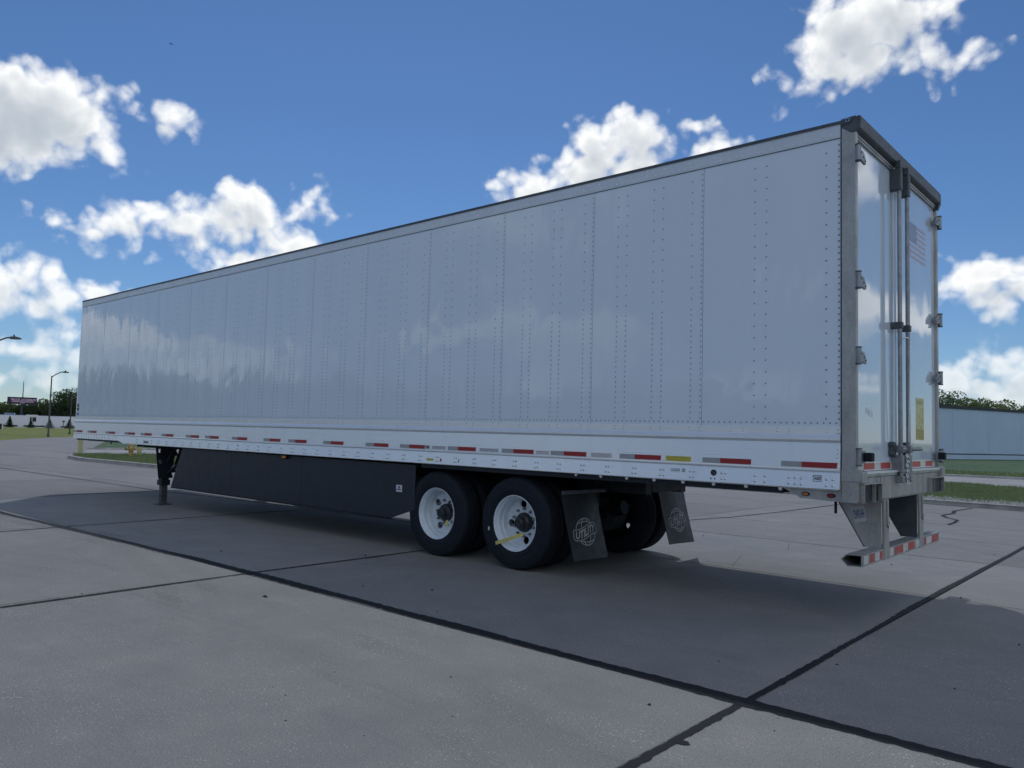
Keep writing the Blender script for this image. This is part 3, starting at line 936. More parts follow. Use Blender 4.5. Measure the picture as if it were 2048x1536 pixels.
# ------------------------------------------------------------------ buildings and street furniture
def build_background_things():
    # long grey warehouse
    A = Vector((-25.0, 59.0)); B = Vector((2.0, 133.0))
    d = (B - A).normalized(); n = Vector((d.y, -d.x))
    t = empty('warehouse', (A.x, A.y, 0.05)); tag(t, 'long low grey warehouse with dark roof edge beyond the lawn', 'warehouse')
    L = (B - A).length
    to = lambda u, v, z: (A.x + d.x * u + n.x * v, A.y + d.y * u + n.y * v, z)

    def slab(mb, u0, u1, v0, v1, z0, z1):
        vs = [to(u, v, z) for z in (z0, z1) for (u, v) in ((u0, v0), (u1, v0), (u1, v1), (u0, v1))]
        mb.add(vs, [(0, 3, 2, 1), (4, 5, 6, 7), (0, 1, 5, 4), (1, 2, 6, 5), (2, 3, 7, 6), (3, 0, 4, 7)])
    H = 5.12
    mb = MB(); slab(mb, 0, L, -40, -0.10, 0.0, H - 0.1); mb.build('core', M['wall_grey'], t)
    np_ = 13
    for k in range(np_):
        mb = MB(); slab(mb, L * k / np_ + .012, L * (k + 1) / np_ - .012, -0.08, 0, 0.62, H); mb.build('wall_panel', M['wall_grey'], t)
    mb = MB(); slab(mb, 0, L, -0.05, 0.03, 0.02, 0.50); mb.build('plinth', M['wall_grey'], t)
    mb = MB(); slab(mb, -.1, L, -0.06, -0.02, 0.50, 0.62); mb.build('base_line', M['dark_trim'], t)
    mb = MB(); slab(mb, -.2, L + .2, -40.2, 0.12, H, H + 0.28); mb.build('roof', M['dark_trim'], t)

    # long white building far left
    a0 = polar(166.5, 300); a1 = polar(156.5, 300)
    A = Vector((a0.x, a0.y)); B = Vector((a1.x, a1.y)); gz = -0.70
    d = (B - A).normalized(); n = Vector((d.y, -d.x))
    if n.dot(CAMXY - A) < 0:
        n = -n
    L = (B - A).length
    t = empty('white_building', (A.x, A.y, gz)); tag(t, 'long low white building across the field behind the conifers', 'building')
    H = 3.15
    mb = MB(); slab(mb, 0, L, -14, -0.1, gz, H - .05); mb.build('core', M['wall_white'], t)
    for k in range(14):
        mb = MB(); slab(mb, L * k / 14 + .02, L * (k + 1) / 14 - .02, -0.08, 0, gz + .35, H); mb.build('wall_panel', M['wall_white'], t)
    mb = MB(); slab(mb, 0, L, -14.1, 0.06, H, H + .12); mb.build('roof', M['wall_grey'], t)
    mb = MB(); slab(mb, 0, L, 0.01, 16.0, gz + 0.02, gz + 0.10); mb.build('apron', M['drive_concrete'], t)
    mb = MB(); slab(mb, 0, L, 16.02, 16.5, gz + 0.02, gz + 0.34); mb.build('apron_kerb', M['wall_white'], t)
    # roof unit
    c = polar(164.0, 306)
    u = (Vector((c.x, c.y)) - A).dot(d)
    ru = empty('roof_unit', to(u, -5, H + .12)); tag(ru, 'small grey ventilation unit on the white building roof', 'vent unit')
    mb = MB(); slab(mb, u - 1.4, u + 1.4, -6, -4, H + .12, H + .75); mb.build('housing', M['wall_grey'], ru)
    mb = MB()
    for q in range(5):
        slab(mb, u - 1.2 + q * .5, u - .85 + q * .5, -3.99, -3.93, H + .25, H + .62)
    mb.build('louvres', M['dark_trim'], ru)
    # dark planters at the wall foot
    for k, (az0, az1, lb) in enumerate([(164.35, 163.6, 'dark clipped hedge under the slim far conifer'), (163.25, 162.15, 'long dark clipped hedge beside the white booth'), (161.25, 160.2, 'dark clipped hedge next to the trailer front')]):
        p0 = polar(az0, 288); p1 = polar(az1, 288)
        mb = MB(); blobs = []
        m = max(3, int((p1 - p0).length / 0.7))
        for q in range(m):
            p = p0.lerp(p1, (q + .5) / m)
            blobs.append((p.x, p.y, gz + .38, .55, .55, .40))
        o = leaf_cloud(blobs, 900, 0.16, 500 + k).build('hedge', M['leaf_conifer'], fix=False)
        tag(o, lb, 'hedge', 'clipped hedges along the white building')
    # booth
    c = polar(162.78, 291); u = (Vector((c.x, c.y)) - A).dot(d); v = (Vector((c.x, c.y)) - A).dot(n)
    t = empty('booth', (c.x, c.y, gz)); tag(t, 'small white booth with dark window in front of the white wall', 'booth')
    mb = MB(); slab(mb, u - .95, u + .95, v - .9, v + .9, gz, 2.75); mb.build('cabin', M['wall_white'], t)
    mb = MB(); slab(mb, u - 1.9, u + 1.25, v - 1.2, v + 1.3, 2.85, 3.42); mb.build('roof', M['wall_white'], t)
    mb = MB(); slab(mb, u - .15, u + .85, v + .9, v + .96, 1.25, 2.6); mb.build('window', M['glass_dark'], t)
    mb = MB(); slab(mb, u - .85, u - .35, v + .9, v + .96, 0.2, 2.6); mb.build('door', M['dark_trim'], t)
    # billboard
    c0 = polar(164.2, 310); c1 = polar(162.64, 310)
    A = Vector((c0.x, c0.y)); B = Vector((c1.x, c1.y)); d = (B - A).normalized(); n = Vector((d.y, -d.x))
    if n.dot(CAMXY - A) < 0:
        n = -n
    L = (B - A).length
    mid = A.lerp(B, .5)
    t = empty('billboard', (mid.x, mid.y, -0.7)); tag(t, 'dark purple roadside billboard asking about a truck accident', 'billboard')
    mb = MB(); slab(mb, 0, L, -.5, 0, 7.02, 9.32); mb.build('panel', M['dark_trim'], t)
    mb = MB(); slab(mb, .3, L - .02, 0.02, .08, 7.06, 9.28); face = mb.build('face', M['board_face'], t)
    mb = MB(); mb.cyl(to(L * .5, -.3, -.9), to(L * .5, -.3, 7.05), .42, n=16); mb.build('post', M['dark_trim'], t, smooth=40)
    mb = MB()
    for q in range(9):
        slab(mb, L * q / 8 - .05, L * q / 8 + .05, -.9, .5, 6.85, 7.0)
    slab(mb, 0, L, .30, .45, 6.80, 6.86); mb.build('catwalk', M['dark_trim'], t)

    def letters(body, cu, cz, width, height, bold):
        vs, fs = text_mesh(body, 1.0, bold)
        x0 = min(v.x for v in vs); x1 = max(v.x for v in vs); y0 = min(v.y for v in vs); y1 = max(v.y for v in vs)
        q = [to(cu + (v.x - (x0 + x1) / 2) / (x1 - x0) * width, 0.10, cz + (v.y - (y0 + y1) / 2) / (y1 - y0) * height) for v in vs]
        MB().add(q, fs).build('lettering', M['board_letters'], face, fix=False)
    letters('TRUCK ACCIDENT?', L * .54, 8.45, L * .86, .74, 0.03)
    # the small lines below cannot be read in the photograph: plain rules of print
    rr = random.Random(2)
    mb = MB()
    for (z, u0, u1) in ((7.80, .16, .52), (7.80, .55, .90), (7.42, .45, .58)):
        u = u0
        while u < u1:
            w = rr.uniform(.012, .03)
            slab(mb, u * L, (u + w) * L, .085, .10, z - .13, z + .13); u += w + .006
    mb.build('small_print', M['board_letters'], face)
    # thin mast behind the board
    c = polar(163.40, 316)
    t = empty('radio_mast', (c.x, c.y, -.7)); tag(t, 'thin dark mast rising behind the billboard', 'mast')
    MB().cyl((c.x, c.y, -.8), (c.x, c.y, 9.5), .24, .18, 8).build('shaft', M['lamp_metal'], t)
    MB().cyl((c.x, c.y, 9.5), (c.x, c.y, 14.9), .17, .10, 8).build('antenna', M['lamp_metal'], t)
    MB().box(c.x - .45, c.x + .45, c.y - .45, c.y + .45, 9.0, 9.5).build('collar', M['lamp_metal'], t)
    # white sign frame at the left edge of the picture
    c = polar(164.46, 190); c.z = ground_z(c.x, c.y)
    t = empty('equipment_cabinet', tuple(c)); tag(t, 'dark equipment cabinet with white frame at the left picture edge', 'cabinet')
    MB().box(c.x - .5, c.x, c.y - .45, c.y + .25, c.z, c.z + 1.1).build('body', M['dark_trim'], t)
    MB().box(c.x - .55, c.x + .05, c.y + .25, c.y + .45, c.z, c.z + 1.25).build('side_post', M['wall_white'], t)
    MB().box(c.x - .55, c.x + .05, c.y - .5, c.y + .25, c.z + 1.1, c.z + 1.25).build('top', M['wall_white'], t)
    # low marker post
    c = polar(161.12, 284); c.z = ground_z(c.x, c.y)
    t = empty('post_box', tuple(c)); tag(t, 'small dark box on a post before the white wall', 'post box')
    MB().cyl(tuple(c), (c.x, c.y, c.z + 2.0), .09, n=8).build('post', M['dark_trim'], t)
    MB().box(c.x - .3, c.x + .3, c.y - .32, c.y + .32, c.z + 2.0, c.z + 2.45).build('box', M['dark_trim'], t, bevel=.05)

    # street lamps
    def lamp(base, h, reach, label, flat=True):
        bx, by, bz = base
        t = empty('street_lamp', base); tag(t, label, 'street lamp', 'street lamps along the road')
        v = Vector((bx - CAMXY.x, by - CAMXY.y)).normalized()
        s = Vector((v.y, -v.x))        # across the view
        MB().cyl((bx, by, bz), (bx, by, bz + .30), .14, .12, 12).build('base', M['lamp_metal'], t, smooth=40)
        MB().cyl((bx, by, bz + .3), (bx, by, h), .080, .055, 12).build('pole', M['lamp_metal'], t, smooth=40)
        k = reach
        pts = [(0, h - .12), (.35 * k, h + .18 * k), (.68 * k, h + .36 * k), (.78 * k, h + .385 * k), (.90 * k, h + .39 * k)]
        MB().tube([(bx + s.x * a, by + s.y * a, z) for a, z in pts], .045, 8).build('arm', M['lamp_metal'], t, smooth=40)
        a0, a1 = .78 * k, 1.34 * k; z = h + .385 * k
        poly = [(a0, z - .02), (a0 + .1, z + .07), ((a0 + a1) / 2, z + .09), (a1 - .12, z + .04), (a1, z - .02), (a1 - .1, z - .06), (a0 + .12, z - .08)]
        hd = MB().prism(poly, lambda a, q: (bx + s.x * a - v.x * .14, by + s.y * a - v.y * .14, q), lambda a, q: (bx + s.x * a + v.x * .14, by + s.y * a + v.y * .14, q)).build('head', M['lamp_metal'], t, bevel=.02)
        a = a0 + .26
        MB().cyl((bx + s.x * a, by + s.y * a, z + .07), (bx + s.x * a, by + s.y * a, z + .19), .045, n=8).build('photocell', M['lamp_metal'], hd)
    lamp((-82.66, 21.2, -.03), 5.95, 1.12, 'tall lamp post standing at the road edge beside the billboard')
    lamp((-102.04, 29.89, -.05), 4.72, .78, 'shorter lamp post farther along, next to the trailer front')
    lamp((-50.15, 7.20, -.05), 5.82, 1.20, 'lamp post of which only the head reaches in at the left edge')

    # bollards and hydrant
    for (x, y, lb) in ((-34.45, 6.75, 'yellow bollard at the tip of the grass island'), (-32.3, 8.35, 'yellow bollard beside the fire hydrant')):
        t = empty('bollard', (x, y, .09)); tag(t, lb, 'bollard', 'yellow bollards on the grass island')
        MB().lathe_z([(0, 1.22), (.04, 1.215), (.075, 1.19), (.092, 1.15), (.095, 1.10), (.095, -.02)], 18, (x, y, .10)).build('post', M['bollard_yellow'], t, smooth=50)
        MB().lathe_z([(.15, -.02), (.15, .03), (.10, .05)], 18, (x, y, .09)).build('footing', M['kerb_concrete'], t)
    x, y, z = -31.7, 7.75, .09
    t = empty('fire_hydrant', (x, y, z)); tag(t, 'rusty yellow fire hydrant on the grass island', 'fire hydrant')
    MB().lathe_z([(.15, 0), (.15, .03), (.105, .035), (.098, .06), (.095, .40), (.125, .405), (.125, .44), (.10, .445)], 20, (x, y, z)).build('barrel', M['hydrant_yellow'], t, smooth=40)
    MB().lathe_z([(.105, .44), (.10, .50), (.08, .55), (.045, .585), (.025, .59), (.025, .63), (0, .63)], 20, (x, y, z)).build('bonnet', M['hydrant_yellow'], t, smooth=50)
    v = Vector((x - CAMXY.x, y - CAMXY.y)).normalized(); s = Vector((v.y, -v.x))
    for k, (dv, r, ln) in enumerate(((-s, .062, .19), (s, .055, .16), (-v, .075, .18))):
        noz = MB().cyl((x, y, z + .33), (x + dv.x * ln, y + dv.y * ln, z + .33), r, n=12).build('nozzle', M['hydrant_yellow'], t, smooth=40)
        MB().cyl((x + dv.x * ln, y + dv.y * ln, z + .33), (x + dv.x * (ln + .04), y + dv.y * (ln + .04), z + .33), r * 1.15, r * .9, 8).build('cap', M['dark_steel'] if k == 0 else M['hydrant_yellow'], noz)
    # a bird high over the trailer
    dirv = Vector((math.cos(R(24.4)) * math.cos(R(156.12)), math.cos(R(24.4)) * math.sin(R(156.12)), math.sin(R(24.4))))
    c = Vector((2.05, -6.46, 1.48)) + dirv * 110
    b = MB()
    b.tube([c + Vector((-.13, 0, 0)), c + Vector((-.08, 0, .01)), c, c + Vector((.07, 0, .02)), c + Vector((.12, 0, .03)), c + Vector((.16, 0, .025))], [.008, .03, .045, .03, .024, .004], 8)
    for sg in (-1, 1):
        q = [Vector((.05, 0, .01)), Vector((.07, sg * .14, .06)), Vector((-.02, sg * .30, .04)), Vector((-.05, sg * .13, .04)), Vector((-.05, 0, .005))]
        b.add([c + p for p in q] + [c + p + Vector((0, 0, -.008)) for p in q], [(0, 1, 2, 3, 4), (9, 8, 7, 6, 5)] + [(i, (i + 1) % 5, 5 + (i + 1) % 5, 5 + i) for i in range(5)])
    o = b.build('bird', M['bird_dark'], smooth=50); tag(o, 'tiny dark bird flying alone in the blue sky', 'bird')


build_ground()
build_lot()
build_kerbs_and_lawns()
build_trees()
build_background_things()

# ================================================================== the trailer
W = 2.59


def build_trailer():
    T = empty('semi_trailer', (-8.0, 1.295, 0.0))
    tag(T, 'long white dry van semi trailer parked without a truck', 'trailer')
    off = -T.location
    # ---------------- box
    n = 13
    x_r, x_f = -0.121, -16.10
    pw = (x_r - x_f) / n
    core = MB().box(-16.12, -0.125, 0.012, W - 0.012, 1.20, 4.05)
    core.build('inner_box', M['dark_steel'], T)
    # wall sheets on the visible side, each its own sheet with a lap and rivets
    for k in range(n):
        x1 = x_r - pw * k; x0 = x1 - pw
        s = MB().box(x0 + 0.0022, x1 - 0.0022, 0.0, 0.011, 1.585, 3.995).build('side_panel', M['white_sheet'], T)
        rv = MB()

        def col(x, dz_low, dz_up, r):
            z = 1.665
            while z < 3.955:
                rv.dome((x, -0.0004, z), (0, -1, 0), r, r * 0.62)
                z += dz_low if z < 2.62 else dz_up
        if k == 0:
            cols = [x1 - 0.63, x1 - 0.735]
            z = 1.665
            while z < 3.955:
                rv.dome((x1 - 0.118, -0.0004, z), (0, -1, 0), 0.0085, 0.005)
                z += 0.10
            col(x1 - 0.017, 0.05, 0.05, 0.0085)
            for x in cols:
                z = 1.665
                while z < 3.955:
                    rv.dome((x, -0.0004, z), (0, -1, 0), 0.0075, 0.0045)
                    z += 0.10
        else:
            for x in (x1 - 0.116, x1 - 0.424, x1 - 0.527, x1 - 0.831, x1 - 0.936):
                col(x, 0.05, 0.10, 0.0075)
            col(x1 - 0.016, 0.05, 0.05, 0.0075)
        x = x0 + 0.02
        while x < x1 - 0.01:
            rv.dome((x, -0.0004, 1.632), (0, -1, 0), 0.008, 0.0048); x += 0.051
        o = rv.build('rivets', M['rivet_grey'], s, smooth=80); o['kind'] = 'stuff'
    # far side, front and roof
    MB().box(-16.10, -0.121, W - 0.011, W, 1.58, 3.99).build('far_side_wall', M['white_sheet'], T)
    MB().box(-16.15, -16.12, 0.05, W - 0.05, 1.10, 4.06).build('front_wall', M['white_sheet'], T)
    for y0, y1 in ((-0.003, 0.05), (W - 0.05, W + 0.003)):
        MB().box(-16.155, -16.10, y0, y1, 1.14, 4.07).build('front_corner_post', M['aluminium'], T, bevel=0.012)
    MB().box(-16.14, -0.06, 0.03, W - 0.03, 4.05, 4.095).build('roof', M['aluminium'], T)
    # top rails
    for sgn in (0, 1):
        fy = (lambda y: y) if sgn == 0 else (lambda y: W - y)
        prof = [(-0.004, 3.972), (-0.006, 3.985), (-0.006, 4.078), (-0.010, 4.084), (-0.010, 4.106), (0.06, 4.106), (0.06, 3.99), (0.010, 3.972)]
        r = MB().prism_x([(fy(y), z) for y, z in prof], -16.14, -0.123).build('top_rail', M['rail_grey'], T)
        if sgn == 0:
            rv = MB(); q = -0.2; kk = 0
            while q > -16.1:
                rv.dome((q, -0.006, 4.005), (0, -1, 0), 0.0065, 0.004)
                if kk % 2 == 0:
                    rv.dome((q - .02, -0.006, 4.045), (0, -1, 0), 0.0065, 0.004)
                if kk % 12 == 3:
                    for dz in (4.005, 4.025, 4.06):
                        rv.dome((q - .03, -0.006, dz), (0, -1, 0), 0.0065, 0.004)
                q -= 0.064; kk += 1
            o = rv.build('rivets', M['aluminium'], r, smooth=80); o['kind'] = 'stuff'
            MB().prism_x([(-0.0125, 4.082), (-0.0125, 4.110), (0.045, 4.118), (0.045, 4.1065), (-0.0105, 4.1065), (-0.0105, 4.082)], -16.13, -0.10).build('roof_edge_seal', M['dark_steel'], r)
            # dark strip put in as the shadow line under the rail
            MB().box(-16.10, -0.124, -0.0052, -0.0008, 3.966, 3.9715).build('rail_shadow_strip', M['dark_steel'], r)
    # ---------------- base rail
    up = [(-0.004, 1.600), (-0.004, 1.546), (-0.001, 1.543), (-0.001, 1.540), (-0.006, 1.536), (-0.014, 1.524), (-0.026, 1.508), (-0.026, 1.492), (-0.014, 1.478), (-0.006, 1.470), (-0.020, 1.268)]
    lip = [(-0.020, 1.267), (-0.029, 1.262), (-0.032, 1.256), (-0.032, 1.246), (-0.026, 1.238), (-0.021, 1.234)]
    r1 = MB().prism_x(up + [(0.012, 1.268), (0.012, 1.600)], -16.13, -0.124).build('base_rail', M['aluminium'], T)
    MB().prism_x(lip + [(0.012, 1.234), (0.012, 1.267)], -16.13, -0.124).build('rub_strip', M['aluminium'], r1)
    fl = MB()
    # the flange leans out a little towards its lower edge
    yfl = lambda z: -0.020 - 0.016 * (1.2335 - z) / 0.1335
    fl.prism([(-0.124, 1.2335), (-0.124, 1.101), (-0.124 - 13.2, 1.0895), (-13.55, 1.088), (-13.85, 1.140), (-16.13, 1.140), (-16.13, 1.2335)], lambda a, b: (a, yfl(b), b), lambda a, b: (a, 0.012, b))
    flange = fl.build('lower_flange', M['aluminium'], r1)
    MB().box(-13.5, -0.13, -0.0385, 0.03, 1.0925, 1.0985).build('flange_edge', M['chrome'], r1)
    MB().box(-16.12, -0.124, W - 0.012, W + 0.01, 1.10, 1.60).build('far_base_rail', M['aluminium'], T)
    # bolts
    bm_ = MB()
    groups = [-2.945 - 0.3045 * k for k in range(34)] + [-2.645, -2.343, -2.036, -1.734, -1.425, -1.117]
    for x in groups:
        for dx in (-.0175, .0175):
            for z in (1.182, 1.132):
                bm_.dome((x + dx, yfl(z), z), (0, -1, 0), 0.0125, 0.011, 8)
    for x in (-.827, -.74, -.534, -.482, -.431, -.228, -.176):
        for z in (1.178, 1.128):
            bm_.dome((x, yfl(z), z), (0, -1, 0), 0.0125, 0.011, 8)
    rr = random.Random(4)
    for k in range(16):
        for z in (1.205, 1.175):
            bm_.dome((-13.95 - k * .135 + rr.uniform(-.02, .02), yfl(z), z), (0, -1, 0), 0.012, 0.010, 8)
    for z in [1.58, 1.55] + [1.42 - .035 * k for k in range(5)]:
        bm_.dome((-0.145, -0.006 - .014 * max(0, 1.47 - z) / .202, z), (0, -1, 0), 0.008, 0.005)
    for k in range(n * 1):
        x1 = x_r - pw * k
        for dx in (0.016, 0.116, 0.424, 0.527, 0.831, 0.936):
            for z in (1.583, 1.556):
                bm_.dome((x1 - dx, -0.004, z), (0, -1, 0), 0.006, 0.0035)
    o = bm_.build('bolts', M['bolt_grey'], flange, smooth=80); o['kind'] = 'stuff'
    # rear wall edge trim
    MB().box(-0.1235, -0.1195, -0.0075, 0.01, 1.10, 4.085).build('edge_trim', M['dark_steel'], T)

    # ---------------- reflective tape along the side
    for xe in (-.146, -.869, -1.753, -2.61, -3.30, -4.155, -5.01, -5.694, -6.63, -7.487, -8.158, -9.09, -9.963, -10.625, -11.549, -12.41, -13.116, -14.018, -14.938, -15.678):
        s = MB().box(xe - .457, xe - .286, -0.0218, -0.012, 1.2685, 1.312).build('reflective_tape', M['tape_silver'], T)
        MB().box(xe - .285, xe, -0.0218, -0.012, 1.2685, 1.312).build('red_band', M['tape_red'], s)
        pts = [(xe - .37 + .026 * math.cos(t), 1.290 + .012 * math.sin(t)) for t in [2 * math.pi * q / 14 for q in range(14)]]
        MB().prism_y(pts, -0.0226, -0.0219).build('oval_mark', M['decal_grey'], s)
    # stickers on the side
    def decal(name, x0, x1, z0, z1, mat, y=-0.0205, lines=None, lm='decal_black'):
        d = MB().box(x0, x1, y - .0012, y + .012, z0, z1).build(name, M[mat], T)
        if lines:
            mb = MB(); rq = random.Random(int(abs(x0) * 1000))
            nl = lines
            for q in range(nl):
                zz = z1 - (z1 - z0) * (q + .7) / (nl + .4); hh = (z1 - z0) * .22 / nl
                u = x0 + (x1 - x0) * .06
                while u < x1 - (x1 - x0) * .1:
                    w_ = (x1 - x0) * rq.uniform(.04, .16)
                    mb.box(u, min(u + w_, x1 - (x1 - x0) * .05), y - .0019, y - .0013, zz - hh, zz + hh); u += w_ + (x1 - x0) * .03
            mb.build('print', M[lm], d)
        return d
    decal('notice_sticker', -2.555, -2.30, 1.268, 1.311, 'decal_white', lines=3, lm='decal_grey')
    d = decal('yellow_notice', -1.70, -1.442, 1.266, 1.312, 'decal_yellow', lines=None)
    MB().box(-1.59, -1.485, -.0225, -.0218, 1.300, 1.305).box(-1.68, -1.66, -.0225, -.0218, 1.285, 1.300).box(-1.67, -1.48, -.0225, -.0218, 1.273, 1.275).build('print', M['decal_olive'], d)
    decal('vehicle_sticker', -5.0, -4.925, 1.270, 1.311, 'decal_grey', lines=2)
    decal('pale_sticker', -4.885, -4.64, 1.270, 1.310, 'decal_white', lines=3, lm='decal_blue')
    decal('pale_sticker', -4.10, -3.80, 1.270, 1.308, 'decal_white', lines=3, lm='decal_blue')
    decal('pale_sticker', -3.27, -3.085, 1.270, 1.308, 'decal_white', lines=2, lm='decal_grey')
    decal('orange_tag', -4.957, -4.84, 1.130, 1.158, 'decal_yellow', y=-.0315)
    decal('red_tag', -4.726, -4.700, 1.117, 1.163, 'tape_red', y=-.0315)
    decal('grey_tag', -4.425, -4.405, 1.115, 1.165, 'decal_grey', y=-.0315)
    decal('inspection_print', -1.64, -1.54, 1.172, 1.203, 'aluminium', y=-.0315, lines=2, lm='decal_blue')
    decal('code_sticker', -1.523, -1.496, 1.170, 1.203, 'decal_grey', y=-.0315)
    decal('data_plate', -12.70, -12.50, 1.105, 1.163, 'decal_black', y=-.0315, lines=2, lm='decal_grey')
    # emblem near the front corner
    MB().prism_y([(-16.05 + .062 * math.cos(t) * (1 if abs(math.sin(t)) < .8 else .7), 1.80 + .085 * math.sin(t)) for t in [2 * math.pi * q / 16 for q in range(16)]], -.0018, -.0006).build('emblem_disc', M['decal_black'], T)
    MB().box(-16.09, -16.01, -.0026, -.0019, 1.79, 1.815).build('emblem_band', M['decal_white'], T)
    MB().box(-16.11, -15.985, -.0018, -.0006, 1.635, 1.685).build('emblem_name_plate', M['decal_blue'], T)
    # ABS box
    fr = MB()
    for (a, b, c, d_) in ((-.335, -.268, 1.203, 1.2065), (-.335, -.268, 1.1555, 1.159), (-.335, -.3318, 1.159, 1.203), (-.2712, -.268, 1.159, 1.203)):
        fr.box(a, b, -.0305, -.020, c, d_)
    plate = fr.build('abs_frame', M['decal_black'], T)
    vs, fs = text_mesh('ABS', 1.0, 0.012)
    x0 = min(v.x for v in vs); x1 = max(v.x for v in vs); y0 = min(v.y for v in vs); y1 = max(v.y for v in vs)
    MB().add([(-.3015 + (v.x - (x0 + x1) / 2) / (x1 - x0) * .052, -.0298, 1.181 + (v.y - (y0 + y1) / 2) / (y1 - y0) * .028) for v in vs], fs).build('lettering', M['decal_black'], plate, fix=False)
    # service port
    p = MB().cyl((-1.212, -.012, 1.181), (-1.212, -.0335, 1.181), .027, n=18).build('service_port', M['decal_black'], T, smooth=40)
    MB().cyl((-1.205, -.0337, 1.176), (-1.205, -.038, 1.176), .010, n=10).build('plug', M['dark_steel'], p)
    MB().cyl((-1.235, -.02, 1.128), (-1.235, -.036, 1.128), .007, n=8).cyl((-1.20, -.02, 1.128), (-1.20, -.036, 1.128), .007, n=8).build('screws', M['dark_steel'], p)
    # lamp bracket under the rail end
    br = MB().prism_y([(-.62, 1.098), (-.52, 1.05), (-.45, 1.012), (-.122, 1.002), (-.122, 1.098)], 0.004, 0.028).build('lamp_bracket', M['galvanised'], T)
    for x, mt in ((-.405, 'amber_lens'), (-.20, 'red_lens')):
        ring = [(x + .034 * math.cos(t), 1.048 + .017 * math.sin(t)) for t in [2 * math.pi * q / 18 for q in range(18)]]
        l = MB().prism_y(ring, -.004, .004).build('marker_lamp', M['rubber'], br)
        MB().prism_y([(x + .024 * math.cos(t), 1.048 + .0105 * math.sin(t)) for t in [2 * math.pi * q / 14 for q in range(14)]], -.009, -.0041).build('lens', M[mt], l, bevel=.002)
    MB().cyl((-.205, .12, 1.01), (-.205, .12, .90), .011, n=10).build('drain_hose', M['rubber'], T)
    # amber marker half way
    l = MB().box(-8.135, -8.005, -.004, .03, 1.018, 1.078).build('side_marker_lamp', M['rubber'], T, bevel=.006)
    MB().box(-8.12, -8.02, -.014, -.0041, 1.030, 1.066).build('lens', M['amber_lens'], l, bevel=.006)
    MB().cyl((-14.35, .05, 1.14), (-14.35, .05, 1.06), .012, n=8).build('hanger_stub', M['black_paint'], T)

    # ---------------- floor and cross members
    MB().box(-16.05, -.13, .013, W - .013, 1.105, 1.195).build('floor', M['black_paint'], T)
    k = 0
    x = -.62
    while x > -13.4:
        I = MB()
        I.box(x - .028, x + .028, .03, W - .03, 1.046, 1.052).box(x - .003, x + .003, .03, W - .03, 1.0522, 1.098).box(x - .028, x + .028, .02, W - .02, 1.0982, 1.1045)
        c = I.build('cross_member', M['black_paint'], T)
        if -3.0 < x:
            MB().cyl((x, .002, 1.080), (x, .014, 1.080), .017, n=10).build('lit_end_disc', M['aluminium'], c)  # bright discs added for the lit tips of the cross members
        x -= .3045
    # light edge strip seen under the flange
    MB().box(-5.1, -.60, .015, .022, 1.040, 1.1045).build('rail_web', M['black_paint'], T)
    # front coupler plate and king pin
    cp = MB().box(-15.9, -14.3, .2, W - .2, 1.090, 1.104).build('coupler_plate', M['black_paint'], T)
    MB().cyl((-15.25, W / 2, 1.09), (-15.25, W / 2, 1.0), .045, n=16).build('king_pin', M['dark_steel'], cp)

    # ---------------- side skirts
    def skirt(y0, y1):
        poly = [(-11.30, 1.075), (-11.66, .374), (-5.64, .384), (-5.22, .515), (-5.22, 1.062)]
        s = MB().prism_y(poly, y0, y1).build('side_skirt', M['skirt_plastic'], T, bevel=.003)
        e = MB().box(-11.64, -5.66, y0 - .004, y1 + .004, .366, .384).build('skirt_edge', M['rubber'], s)
        if y0 < 1:
            bt = MB()
            for xx in (-10.6, -9.4, -8.2, -7.0, -5.9):
                for dx in (0, .06):
                    bt.dome((xx + dx, y0 - .0005, .78 if xx > -8 else .80), (0, -1, 0), .010, .006)
                    bt.dome((xx + dx + .1, y0 - .0005, 1.02), (0, -1, 0), .008, .005)
            o = bt.build('bolts', M['dark_steel'], s); o['kind'] = 'stuff'
            lb = MB().box(-5.57, -5.46, y0 - .0016, y0 - .0004, .715, .80).build('badge_sticker', M['decal_white'], s)
            for xx in (-9.62, -7.65):
                MB().box(xx - .0025, xx + .0025, y0 - .0012, y0 - .0004, .39, 1.06).build('panel_seam', M['rubber'], s)
        return s
    skirt(.030, .042)
    skirt(W - .042, W - .030)
    # badge print
    bp = MB()
    bp.prism_y([(-5.515 + .022 * math.cos(t), .772 + .018 * math.sin(t)) for t in [2 * math.pi * q / 14 for q in range(14)]], .0276, .0283)
    bp.box(-5.56, -5.475, .0276, .0283, .735, .752)
    bp.build('badge_print', M['decal_blue'], T)

    # ---------------- landing gear
    def landing(yc, sg):
        x = -12.42
        leg = MB().box(x - .068, x + .068, yc - .068, yc + .068, .46, 1.0).build('landing_leg', M['black_paint'], T, bevel=.008)
        MB().box(x - .055, x + .055, yc - .055, yc + .055, .03, .48).build('inner_leg', M['dark_steel'], leg, bevel=.006)
        MB().box(x - .085, x + .085, yc - .085, yc + .085, .36, .46).build('collar', M['black_paint'], leg, bevel=.005)
        MB().prism_z([(x - .13, yc - .10), (x - .10, yc - .13), (x + .10, yc - .13), (x + .13, yc - .10), (x + .13, yc + .10), (x + .10, yc + .13), (x - .10, yc + .13), (x - .13, yc + .10)], 0.001, .014).lathe_z([(.12, .014), (.075, .035), (.07, .06)], 12, (x, yc, 0)).build('foot', M['dark_steel'], leg)
        # wing plate with slots, standing across the trailer
        y = lambda q: yc + sg * q
        plate = [(-.22, 1.098), (.36, 1.098), (.13, .52), (.13, .49), (-.14, .49)]
        # built from strips so that the slots stay open
        wp = MB()
        def strip(a, b):
            wp.prism(a, lambda u, z: (x + .072, y(u), z), lambda u, z: (x + .080, y(u), z))
        strip([(-.22, 1.098), (-.175, 1.098), (-.115, .62), (-.14, .49)], 0)
